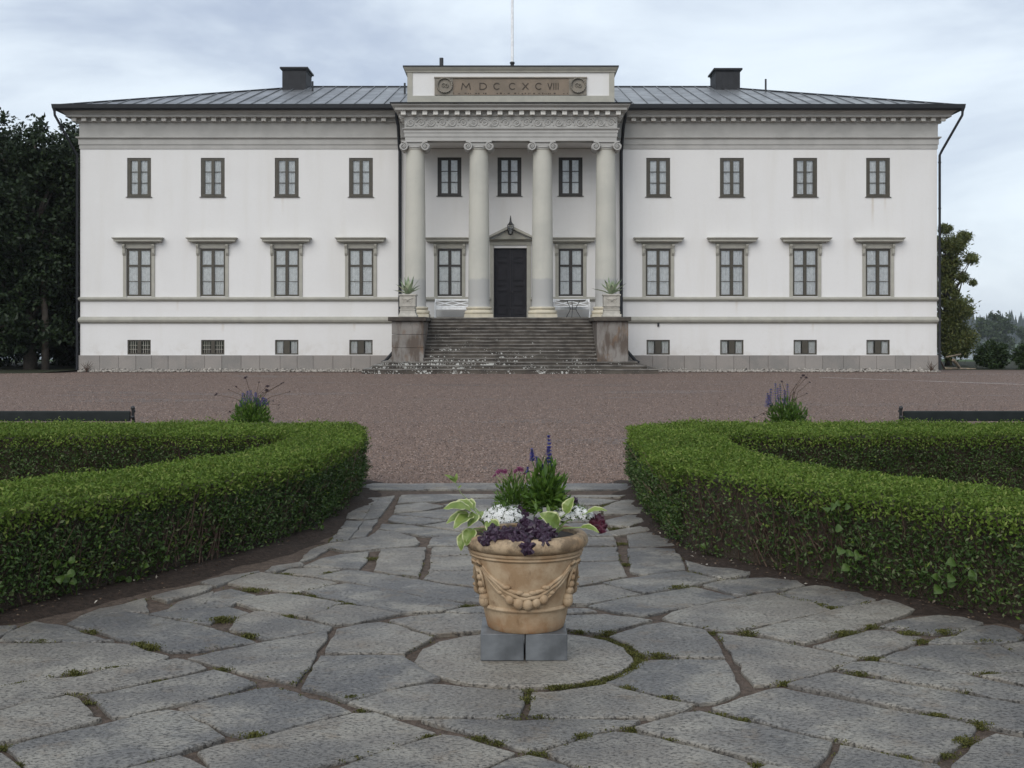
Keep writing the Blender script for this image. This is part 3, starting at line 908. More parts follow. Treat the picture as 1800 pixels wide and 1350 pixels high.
pd.yprism([(pxa+.16,pz+.012),(pxb-.16,pz+.012),(cx,pz+ph-.16)], Y0-.09, Y0)
for s in (-1, 1):
    e = pxa-.06 if s < 0 else pxb+.06
    pd.yprism([(e,pz+.015),(e,pz+.10),(cx+s*.002,pz+ph),(cx+s*.002,pz+ph-.12)], Y0-.28, Y0)
pd.build('pediment', M['trim'], dr)

# ================================================================== portico
PF = 51.9                                        # face of its frieze
PL, PR = fx(712, PF), fx(1084, PF)
PZ = fz(247.5, PF)
UP = [(PL,Y0),(PL,PF),(PR,PF),(PR,Y0)]
por = thing('portico', (BX, PF, 2.04), None, None); child(por, house)
q = [(-.62,PZ),(.0,PZ),(.0,PZ+.16),(.025,PZ+.16),(.025,PZ+.32),(.05,PZ+.32),(.05,PZ+.42),(.10,PZ+.45),(.12,PZ+.50),(.02,PZ+.51),(.02,PZ+.95),(.10,PZ+.99),(-.62,PZ+.99)]
MB().sweep(q, UP, False).build('portico_entablature', M['cornice'], por)
pc = PZ+1.18
q = [(-.3,PZ+.992),(.10,PZ+.992),(.10,pc),(.38,pc),(.38,pc+.10),(.42,pc+.11),(.50,pc+.17),(.52,pc+.22),(-.3,pc+.22)]
MB().sweep(q, UP, False).build('portico_cornice', M['cornice'], por)
q = [(.2,pc+.222),(.55,pc+.222),(.57,pc+.27),(-.3,pc+.30),(-.3,pc+.24)]
MB().sweep(q, UP, False).build('portico_flashing', M['gutter'], por)
MB().poly([(PL+.2,PF+.2,pc+.29),(PR-.2,PF+.2,pc+.29),(PR-.2,58,pc+.5),(PL+.2,58,pc+.5)]).build('portico_roof', M['roof'], por)
MB().box(PL+.6, PR-.6, PF+.6, Y0-.002, PZ+.04, PZ+.10).build('portico_ceiling', M['plaster'], por)
dm2 = MB().box(-.095, .095, -.28, -.102, PZ+1.0, pc-.003).mesh('dentil', bevel=.008); dm2.materials.append(M['dentil'])
for i in range(21): ob('dentil', dm2, None, por, loc=(PL-.05+(PR-PL+.1)*i/20, PF, 0))
for xx, s in ((PL, -1), (PR, 1)):
    for k in range(1, 6):
        o = ob('dentil', dm2, None, por, loc=(xx, PF+k*.425, 0)); o.rotation_euler.z = R(90*s)
# scrolls of the frieze
sc = MB()
def spiral(m, cxx, czz, r0, turns, y, rad, flip=1, a0=0):
    pts = []
    n = int(turns*14)
    for i in range(n+1):
        t = i/n; a = a0+flip*turns*2*math.pi*t; r = r0*(1-.82*t)
        pts.append((cxx+r*math.cos(a), y, czz+r*math.sin(a)))
    m.tube(pts, [rad*(1-.45*i/n) for i in range(n+1)], 5)
spiral(sc, 0, 0, .165, 1.5, 0, .036, 1, math.pi)
sc.tube([(-.17,0,0),(-.21,0,-.13),(-.12,0,-.17)], .022, 5); sc.ball((.0,-.0,.0), .035, 6, 4)
sc.tube([(.10,0,.13),(.17,0,.17),(.21,0,.10)], .02, 5); sc.ball((.20,0,-.10), .03, 6, 4); sc.ball((-.20,0,.12), .028, 6, 4)
sa = sc.mesh('scroll', smooth='all'); sa.materials.append(M['cornice'])
for i in range(20):
    o = ob('scroll', sa, None, por, loc=(PL+.22+(PR-PL-.44)*i/19, PF-.024, PZ+.73))
    o.scale = ((-1 if i >= 10 else 1), 1, (-1 if i % 2 else 1))

# Ionic columns
CY = 52.32
colx = [fx(p, CY) for p in (730, 842, 953.5, 1065)]
FZ = 2.045
vol = MB(); spiral(vol, 0, 0, .175, 1.75, 0, .042, 1, math.pi/2)
vol.yprism([(.165*math.cos(a*math.pi/8), .165*math.sin(a*math.pi/8)) for a in range(16)], .045, .44)
vol.ball((0,-.01,0), .045, 8, 5)
vme = vol.mesh('volute', smooth=True); vme.materials.append(M['cornice'])
shaft_m = base_m = None
for x in colx:
    prof = []
    hb, ht = FZ+.44, PZ-.34
    for i in range(17):
        t = i/16; r = .43*(1-.135*t**1.7)
        if i == 0: r += .03
        prof.append((r, hb+(ht-hb)*t))
    prof[0] = (.455, hb); prof.insert(1, (.432, hb+.06))
    prof += [(prof[-1][0]+.025, ht+.01), (prof[-1][0]+.025, ht+.05), (prof[-1][0], ht+.06), (.40, ht+.14)]
    if shaft_m is None:
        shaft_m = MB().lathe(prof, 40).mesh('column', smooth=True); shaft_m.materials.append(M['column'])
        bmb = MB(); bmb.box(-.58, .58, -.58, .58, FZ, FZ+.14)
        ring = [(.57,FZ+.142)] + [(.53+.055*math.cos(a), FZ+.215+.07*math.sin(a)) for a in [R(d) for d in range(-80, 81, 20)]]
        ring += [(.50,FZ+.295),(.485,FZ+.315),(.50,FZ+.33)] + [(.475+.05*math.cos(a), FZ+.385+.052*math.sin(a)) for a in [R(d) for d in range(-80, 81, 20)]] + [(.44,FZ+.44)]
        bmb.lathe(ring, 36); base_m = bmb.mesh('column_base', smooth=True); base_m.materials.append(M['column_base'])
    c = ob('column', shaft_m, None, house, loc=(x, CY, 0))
    ob('column_base', base_m, None, c, keep=False)
    cp = MB(); cp.box(-.52, .52, -.46, .46, PZ-.065, PZ-.004); cp.box(-.47, .47, -.40, .40, PZ-.21, PZ-.067)
    cp.lathe([(.40,PZ-.30),(.45,PZ-.25),(.43,PZ-.212)], 24)
    cp.build('capital', M['cornice'], c, keep=False, bevel=.012)
    for s in (-1, 1):
        v = ob('volute', vme, None, c, loc=(s*.44, -.44, PZ-.225), keep=False); v.scale = (s, 1, 1)
        v = ob('volute', vme, None, c, loc=(s*.44, .44, PZ-.225), keep=False); v.scale = (s, -1, 1)

# attic with its dated plaque
AF = 52.2; AL, AR = fx(716, AF), fx(1080, AF)
za, zb = pc+.29, fz(117, AF)
att = thing('attic', (BX, AF, za), None, None); child(att, house)
zbs = fz(168.5, AF)
MB().box(AL, AR, AF-.03, 58, za-.3, zbs).build('attic_base', M['trim'], att)
MB().box(AL+.03, AR-.03, AF+.02, 57.95, zbs+.001, zb-.22).build('attic_wall', M['plaster'], att)
for a in (AL, AR-.21): MB().box(a, a+.21, AF-.01, AF+.35, zbs+.001, zb-.24).build('attic_pilaster', M['trim'], att)
MB().sweep([(-.03,zb-.238),(.04,zb-.236),(.05,zb-.19),(.12,zb-.10),(.15,zb-.04),(-.03,zb-.04)], [(AL,58),(AL,AF),(AR,AF),(AR,58)], False).build('attic_cornice', M['trim'], att)
m = MB(); h = [(AL-.17,AF-.17),(AR+.17,AF-.17),(AR+.17,58.2),(AL-.17,58.2)]
m.prism(h, zb-.038, zb+.012)
ctr = [(AL+2,(AF+58)/2,zb+.2),(AR-2,(AF+58)/2,zb+.2)]
e = [(p[0],p[1],zb+.014) for p in h]
m.poly([e[0],e[1],ctr[1],ctr[0]]); m.poly([e[1],e[2],ctr[1]]); m.poly([e[2],e[3],ctr[0],ctr[1]]); m.poly([e[3],e[0],ctr[0]])
m.build('attic_roof', M['gutter'], att, recalc=False)
xx = fx(776, 54); MB().tube([(xx,54,zb),(xx,54,fz(102,54))], .085, 10).build('stove_pipe', M['black'], att, smooth=True)
# plaque
qa, qb, q0, q1 = fx(764, AF), fx(1031, AF), fz(167.5, AF), fz(136.5, AF)
qc0, qc1 = fx(796, AF), fx(1000, AF)
pl = MB().box(qc0+.003, qc1-.003, AF-.03, AF+.05, q0+.002, q1-.03).build('plaque', M['plaque'], house)
MB().box(qa, qc0, AF-.045, AF+.05, q0, q1-.03).build('plaque_end', M['plaque_grey'], pl)
MB().box(qc1, qb, AF-.045, AF+.05, q0, q1-.03).build('plaque_end', M['plaque_grey'], pl)
MB().box(qa-.02, qb+.02, AF-.075, AF+.04, q1-.028, q1+.02).build('plaque_moulding', M['plaque_grey'], pl)
wr = MB()
for k in range(22):
    a = 2*math.pi*k/22; r = .27
    wr.tube([(r*math.cos(a-.2),-.03,r*math.sin(a-.2)),((r+.03)*math.cos(a+.05),-.05,(r+.03)*math.sin(a+.05)),(r*math.cos(a+.3),-.03,r*math.sin(a+.3))], [.02,.042,.015], 5)
spiral(wr, -.05, .0, .10, 1.3, -.02, .022, 1); spiral(wr, .06, -.02, .09, 1.3, -.02, .022, -1, 2)
wme = wr.mesh('wreath', smooth='all'); wme.materials.append(M['plaque_grey'])
for w in (782, 1016): ob('wreath', wme, None, pl, loc=(fx(w, AF), AF-.05, fz(150.5, AF)))
def glyph(ch, w, h):
    t = .036
    if ch == 'I': return [[(0,0),(0,h)]], t
    if ch == 'V': return [[(-w/2,h),(0,0),(w/2,h)]], t
    if ch == 'X': return [[(-w/2,h),(w/2,0)],[(w/2,h),(-w/2,0)]], t
    if ch == 'M': return [[(-w/2,0),(-w*.36,h),(0,h*.30),(w*.36,h),(w/2,0)]], t
    if ch == 'D': return [[(-w/2,0),(-w/2,h)]+[(-w*.1+w*.6*math.sin(a),h/2+h/2*math.cos(a)) for a in [R(d) for d in range(0,181,18)]]+[(-w/2,0)]], t
    if ch == 'C': return [[(w*.5*math.cos(a),h/2+h/2*math.sin(a)) for a in [R(d) for d in range(42,319,18)]]], t
lz = fz(157.3, AF); lh = fz(146.6, AF)-lz
for ch, p, w in (('M',819,.36),('D',849.3,.26),('C',873.5,.25),('C',900.8,.25),('X',923.6,.22),('C',947,.25),('V',966.5,.16),('I',973.4,0),('I',977.2,0),('I',981,0)):
    m = MB(); gl, t = glyph(ch, w, lh)
    for st in gl:
        for (ax, az), (bx2, bz2) in zip(st[:-1], st[1:]):
            d = Vector((bx2-ax, bz2-az)); n = Vector((-d.y, d.x)).normalized()*t/2; d.normalize(); e = d*t*.3
            m.yprism([(ax-e.x+n.x,az-e.y+n.y),(ax-e.x-n.x,az-e.y-n.y),(bx2+e.x-n.x,bz2+e.y-n.y),(bx2+e.x+n.x,bz2+e.y+n.y)], -.012-.0007*(len(m.f) % 7), 0)
    m.build('letter', M['letter'], pl, loc=(fx(p, AF), AF-.031, lz))
m = MB(); xx = fx(797, AF)
while xx < fx(999, AF):                           # worn small line of carving along the foot of the plaque
    w = random.uniform(.03, .12)
    if random.random() < .6: m.box(xx, xx+w*.7, AF-.036, AF-.031, q0+.035+random.uniform(0,.02), q0+.07+random.uniform(0,.03))
    xx += w+random.uniform(.01, .06)
tag(m.build('worn_carving', M['letter'], pl), kind='stuff')
# flagpole
fy = 53.2; xx = fx(900.5, fy)
fp = MB().tube([(xx,fy,zb-.02),(xx,fy,fz(60,fy)),(xx,fy,zb+9.5)], [.062,.058,.03], 12).build('flagpole', M['pole'], house, smooth=True)
m = MB().lathe([(.11,-.05),(.11,.10),(.075,.12),(.075,.28),(.10,.30),(.10,.36),(.06,.38)], 12, (xx,fy,zb+.02)); m.build('pole_socket', M['gutter'], fp, smooth=True)

# downpipes beside the portico
for s, ppx, gx in ((-1, 703, PL-.45), (1, 1092, PR+.45)):
    xx = fx(ppx, Y0-.14); y = Y0-.14
    pipe([(gx,PF+1.2,pc+.2),(gx,PF+1.3,pc-.1),(gx-s*.05,PF+1.5,pc-.35),(xx+s*.02,y-.05,ZE+.08),(xx,y,ZE-.15),(xx,y,zw(600)),(xx+s*.02,y-.01,zw(606)),(xx+s*.58,y-.25,zw(634)),(xx+s*.72,y-.30,zw(637))], .068)

# ---- stair, landing and cheek piers
st = thing('staircase', (BX, 48, 0), None, None); child(st, house)
RISE = FZ/16; TR = .27; LE = 51.3                 # landing edge
PIL = (fx(688.5, 48.05), fx(744.5, 48.05)); PIR = (fx(1049.5, 48.05), fx(1104.5, 48.05))
MB().box(PIL[0]+.1, PIR[1]-.1, LE+.06, Y0-.001, -.3, FZ-.004).build('landing', M['steps'], st)
ZST = -.04
for i in range(16):                               # from the landing down
    zt = FZ - RISE*i
    yf = LE - TR*i
    if i < 13: a, b = PIL[1]-.02, PIR[0]+.02
    else:
        k = i-13
        a = (fx(671, yf), fx(654, yf), fx(636, yf))[k]; b = (fx(1121, yf), fx(1137, yf), fx(1157.5, yf))[k]
    yb = yf+TR+.1 if i < 13 else Y0-.3
    if i == 0: yb = LE+.5
    m = MB(); nos = []
    n = 14                                       # slightly worn, uneven nosing
    xs_ = [a+(b-a)*k/n for k in range(n+1)]
    wob = [random.uniform(-.006, .006) for _ in xs_]
    zb_ = zt-RISE*1.6 if i < 13 else -.3
    for k in range(n):
        w0, w1 = wob[k], wob[k+1]
        A, B = xs_[k], xs_[k+1]
        z0_, z1_ = zt+w0, zt+w1
        m.poly([(A,yf-.02,z0_),(B,yf-.02,z1_),(B,yb,zt),(A,yb,zt)])
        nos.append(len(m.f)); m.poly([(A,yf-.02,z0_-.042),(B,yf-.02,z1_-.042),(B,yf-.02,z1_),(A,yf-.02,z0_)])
        m.poly([(A,yf+.004,z0_-.052),(B,yf+.004,z1_-.052),(B,yf-.02,z1_-.042),(A,yf-.02,z0_-.042)])
        m.poly([(A,yf+.004,zb_),(B,yf+.004,zb_),(B,yf+.004,z1_-.052),(A,yf+.004,z0_-.052)])
    for xx in (a, b): m.poly([(xx,yf-.02,zt),(xx,yb,zt),(xx,yb,zb_),(xx,yf+.004,zb_)])
    so = m.build('step', M['steps'], st, recalc=False)
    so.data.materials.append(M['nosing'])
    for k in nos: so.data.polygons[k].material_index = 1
for nm, (a, b), courses in (('l', PIL, 3), ('r', PIR, 1)):
    yf = 48.05; zb_ = FZ-13*RISE+.002; ztp = FZ-.17
    pr = thing('cheek_pier', ((a+b)/2, yf, zb_), None, None); child(pr, house)
    hgt = (ztp-zb_)/courses
    for k in range(courses):
        MB().box(a, b, yf+random.uniform(0,.012), Y0-.01, zb_+k*hgt+(.004 if k else -.3), zb_+(k+1)*hgt-.004).build('pier_block', M['pier'], pr, bevel=.012)
    MB().prism([(a-.13,yf-.13),(b+.10,yf-.13),(b+.10,Y0-.012),(a-.13,Y0-.012)], ztp, FZ-.012).build('pier_cap', M['steps'], pr, bevel=.02)

# ================================================================== things on the landing
def agave_set(px, left):
    d = 49.3; x = fx(px, d)
    zt = FZ-.01
    side = 'left' if left else 'right'
    ped = thing('stone_pedestal', (x, d, zt), f'pale flared stone pedestal on the {side} stair pier', 'pedestal', 'pedestals on the stair piers')
    MB().lathe([(.50,0),(.50,.06),(.46,.09),(.42,.16),(.40,.24),(.43,.28),(.43,.31)], 4).build('pedestal_body', M['planter'], ped, keep=False, bevel=.012).rotation_euler.z = R(45)
    pt = thing('stone_planter', (x, d, zt+.312), f'square pale stone planter on the {side} stair pier', 'planter', 'stone planters on the stair piers')
    w = .31; h = .56
    m = MB(); m.prism([(-w+.03,-w+.03),(w-.03,-w+.03),(w-.03,w-.03),(-w+.03,w-.03)], 0, .07)
    m.prism([(-w,-w),(w,-w),(w,w),(-w,w)], .071, h-.07); m.build('planter_box', M['planter'], pt, keep=False, bevel=.02)
    m = MB()
    for sx, sy in ((0,-1),(0,1),(-1,0),(1,0)):
        a = (-w-.03, w+.03)
    o = w+.03
    m.prism([(-o,-o),(o,-o),(o,o),(-o,o)], h-.068, h); m.build('planter_rim', M['planter'], pt, keep=False, bevel=.015)
    m = MB(); spiral(m, -.10, h*.5, .09, 1.4, -w-.005, .02, 1); spiral(m, .10, h*.5, .09, 1.4, -w-.005, .02, -1, math.pi)
    m.tube([(-.2,-w-.005,h*.70),(0,-w-.015,h*.62),(.2,-w-.005,h*.70)], .02, 5); m.build('relief', M['planter'], pt, keep=False, smooth='all')
    ag = thing('agave_plant', (x, d, zt+.312+h), f'spiky pale green agave in the {side} stone planter', 'agave', 'agaves on the stair piers')
    rr = random.Random(px)
    for k in range(19):
        a = k*2.399+rr.uniform(-.2,.2); t = k/19
        el = R(84-62*t+rr.uniform(-6,6)); ln = rr.uniform(.58,.82); w0 = .075
        m = MB(); P = []
        for i in range(7):
            u = i/6; bend = (u*u)*(.25+.5*t)*rr.uniform(.6,1.0)
            r_ = ln*u*math.cos(el)+.04; z_ = ln*u*math.sin(el)-bend*.18
            wd = w0*(1.0-u**1.6)*(.8+.5*math.sin(u*2.5))+.003
            c = Vector((math.cos(a)*r_, math.sin(a)*r_, z_)); sd = Vector((-math.sin(a), math.cos(a), 0))*wd
            P.append((c+sd+Vector((0,0,wd*.5)), c-Vector((0,0,.012*(1-u))), c-sd+Vector((0,0,wd*.5))))
        for i in range(6):
            A, B = P[i], P[i+1]
            m.poly([A[0],A[1],B[1],B[0]]); m.poly([A[1],A[2],B[2],B[1]])
        m.build('leaf', M['agave'], ag, keep=False, recalc=False, smooth='all')
agave_set(717.5, True); agave_set(1074.5, False)

def white_bench(px0, px1, label):
    d = 53.75; a, b = fx(px0, d), fx(px1, d); w = b-a
    t = thing('garden_bench', ((a+b)/2, d, FZ), label, 'bench', 'white benches on the landing')
    def bl(n, m): m.build(n, M['white_paint'], t, keep=False, bevel=.004)
    for s in (-1, 1):
        x = s*(w/2-.03)
        m = MB(); m.box(x-.03, x+.03, .22, .28, 0, .80); bl('back_leg', m)
        m = MB(); m.box(x-.03, x+.03, -.28, -.22, 0, .62); bl('front_leg', m)
        m = MB(); m.box(x-.035, x+.035, -.30, .215, .623, .66); bl('armrest', m)
    m = MB(); m.box(-w/2+.065, w/2-.065, .225, .275, .72, .785); bl('top_rail', m)
    m = MB(); m.box(-w/2+.065, w/2-.065, .225, .275, .46, .50); bl('lower_rail', m)
    L = w-.14
    for k in range(2):
        for s in (-1, 1):
            ca, cb = -w/2+.07+k*L/2, -w/2+.07+(k+1)*L/2
            za, zb2 = (.505, .715) if s > 0 else (.715, .505)
            m = MB(); m.yprism([(ca,za),(ca,za+.0),(ca+.0,za+.035*s if s<0 else za+.035),(cb,zb2+(0 if s>0 else 0)),(cb,zb2-.035 if s>0 else zb2+.035)], .240+.012*(s>0), .250+.012*(s>0)+.008)
            bl('cross_brace', m)
    for k in range(6):
        y = -.27+k*.082; m = MB(); m.box(-w/2+.06, w/2-.06, y, y+.065, .42, .445); bl('seat_slat', m)
    m = MB(); m.box(-w/2+.065, w/2-.065, -.275, -.235, .34, .418); bl('apron', m)
white_bench(764, 826, 'white wooden garden bench with crossed back left of the door')
white_bench(972, 1037, 'white wooden garden bench with crossed back right of the door')
d = 52.9; x = fx(1007, d)
tb = thing('cafe_table', (x, d, FZ), 'small round white topped cafe table with thin black curved legs', 'table')
MB().lathe([(.50,.715),(.54,.72),(.54,.745),(.50,.75)], 28).build('table_top', M['white_paint'], tb, keep=False, smooth=True)
MB().lathe([(.53,.70),(.53,.714)], 28).build('table_rim', M['iron'], tb, keep=False)
for k in range(3):
    a = R(20+120*k)
    pts = [(math.cos(a)*r, math.sin(a)*r, z) for r, z in ((.30,.70),(.24,.58),(.15,.44),(.13,.36),(.19,.24),(.30,.08),(.34,0))]
    MB().tube(pts, .013, 6).build('leg', M['iron'], tb, keep=False, smooth='all')
MB().lathe([(.125,.345),(.14,.345),(.14,.365),(.125,.365)], 18, cap=False).build('leg_ring', M['iron'], tb, keep=False)

# lantern in front of the pediment
d = Y0-.55; x = fx(897.5, d); lzb = fz(412, d); lzt = fz(379, d)
ln_ = thing('wall_lantern', (x, d, lzb), 'dark pointed iron lantern hanging above the front door', 'lantern')
hh = lzt-lzb
MB().lathe([(.02,hh*.52),(.15,hh*.50),(.10,hh*.56),(.05,hh*.66),(.035,hh*.80),(.012,hh)], 6).build('lantern_cap', M['iron'], ln_, keep=False)
MB().lathe([(.09,.03),(.135,hh*.48)], 6, cap=False).build('lantern_glass', M['glass'], ln_, keep=False)
m = MB()
for k in range(6):
    a = 2*math.pi*k/6; m.tube([(.092*math.cos(a),.092*math.sin(a),.02),(.137*math.cos(a),.137*math.sin(a),hh*.50)], .010, 4)
m.lathe([(.0,-.05),(.05,-.02),(.10,.0),(.10,.03)], 6); m.build('lantern_frame', M['iron'], ln_, keep=False)
MB().tube([(0,0,hh*.56),(0,.26,hh*.60),(0,.54,hh*.36)], .018, 5).build('lantern_arm', M['iron'], ln_, keep=False)

# pebbles of the drip strip along the plinth
pb = MB(); r = random.Random(3)
for i in range(3400):
    x = r.uniform(X0, X1)
    if -5.9 < x < 5.9: continue
    y = Y0-.12-abs(r.gauss(0, .22)); s = r.uniform(.03, .065)
    pb.ball((x, y, ground_z(y)-.012+r.random()*.14*math.exp(-(Y0-.12-y)/.16)), s, 5, 3, (r.uniform(.8,1.4), r.uniform(.8,1.2), .7))
o = pb.build('drip_strip_pebbles', M['pebble'], recalc=False, smooth='all'); tag(o, 'pale pebbles strewn along the foot of the granite plinth', 'pebbles', kind='stuff')

def bare_shrub(px, label, seed):
    d = Y0-.45; x = fx(px, d); r = random.Random(seed)
    t = thing('bare_shrub', (x, d, ground_z(d)-.03), label, 'shrub', 'bare shrubs at the plinth')
    m = MB()
    for k in range(9):
        a = r.uniform(0, 6.28); l = r.uniform(.25,.48); s = r.uniform(.12,.3)
        e = (math.cos(a)*s, math.sin(a)*s*.6, l)
        m.tube([(0,0,0),(e[0]*.4,e[1]*.4,l*.55),e], [.016,.012,.005], 4)
        m.tube([(e[0]*.4,e[1]*.4,l*.55),(e[0]*.4+r.uniform(-.1,.1),e[1]*.4,l*.85)], [.008,.004], 4)
    m.build('stems', M['twig'], t, keep=False, recalc=False)
bare_shrub(152, 'small leafless shrub against the plinth at the house left corner', 1)
bare_shrub(1637, 'small leafless shrub against the plinth at the house right corner', 5)

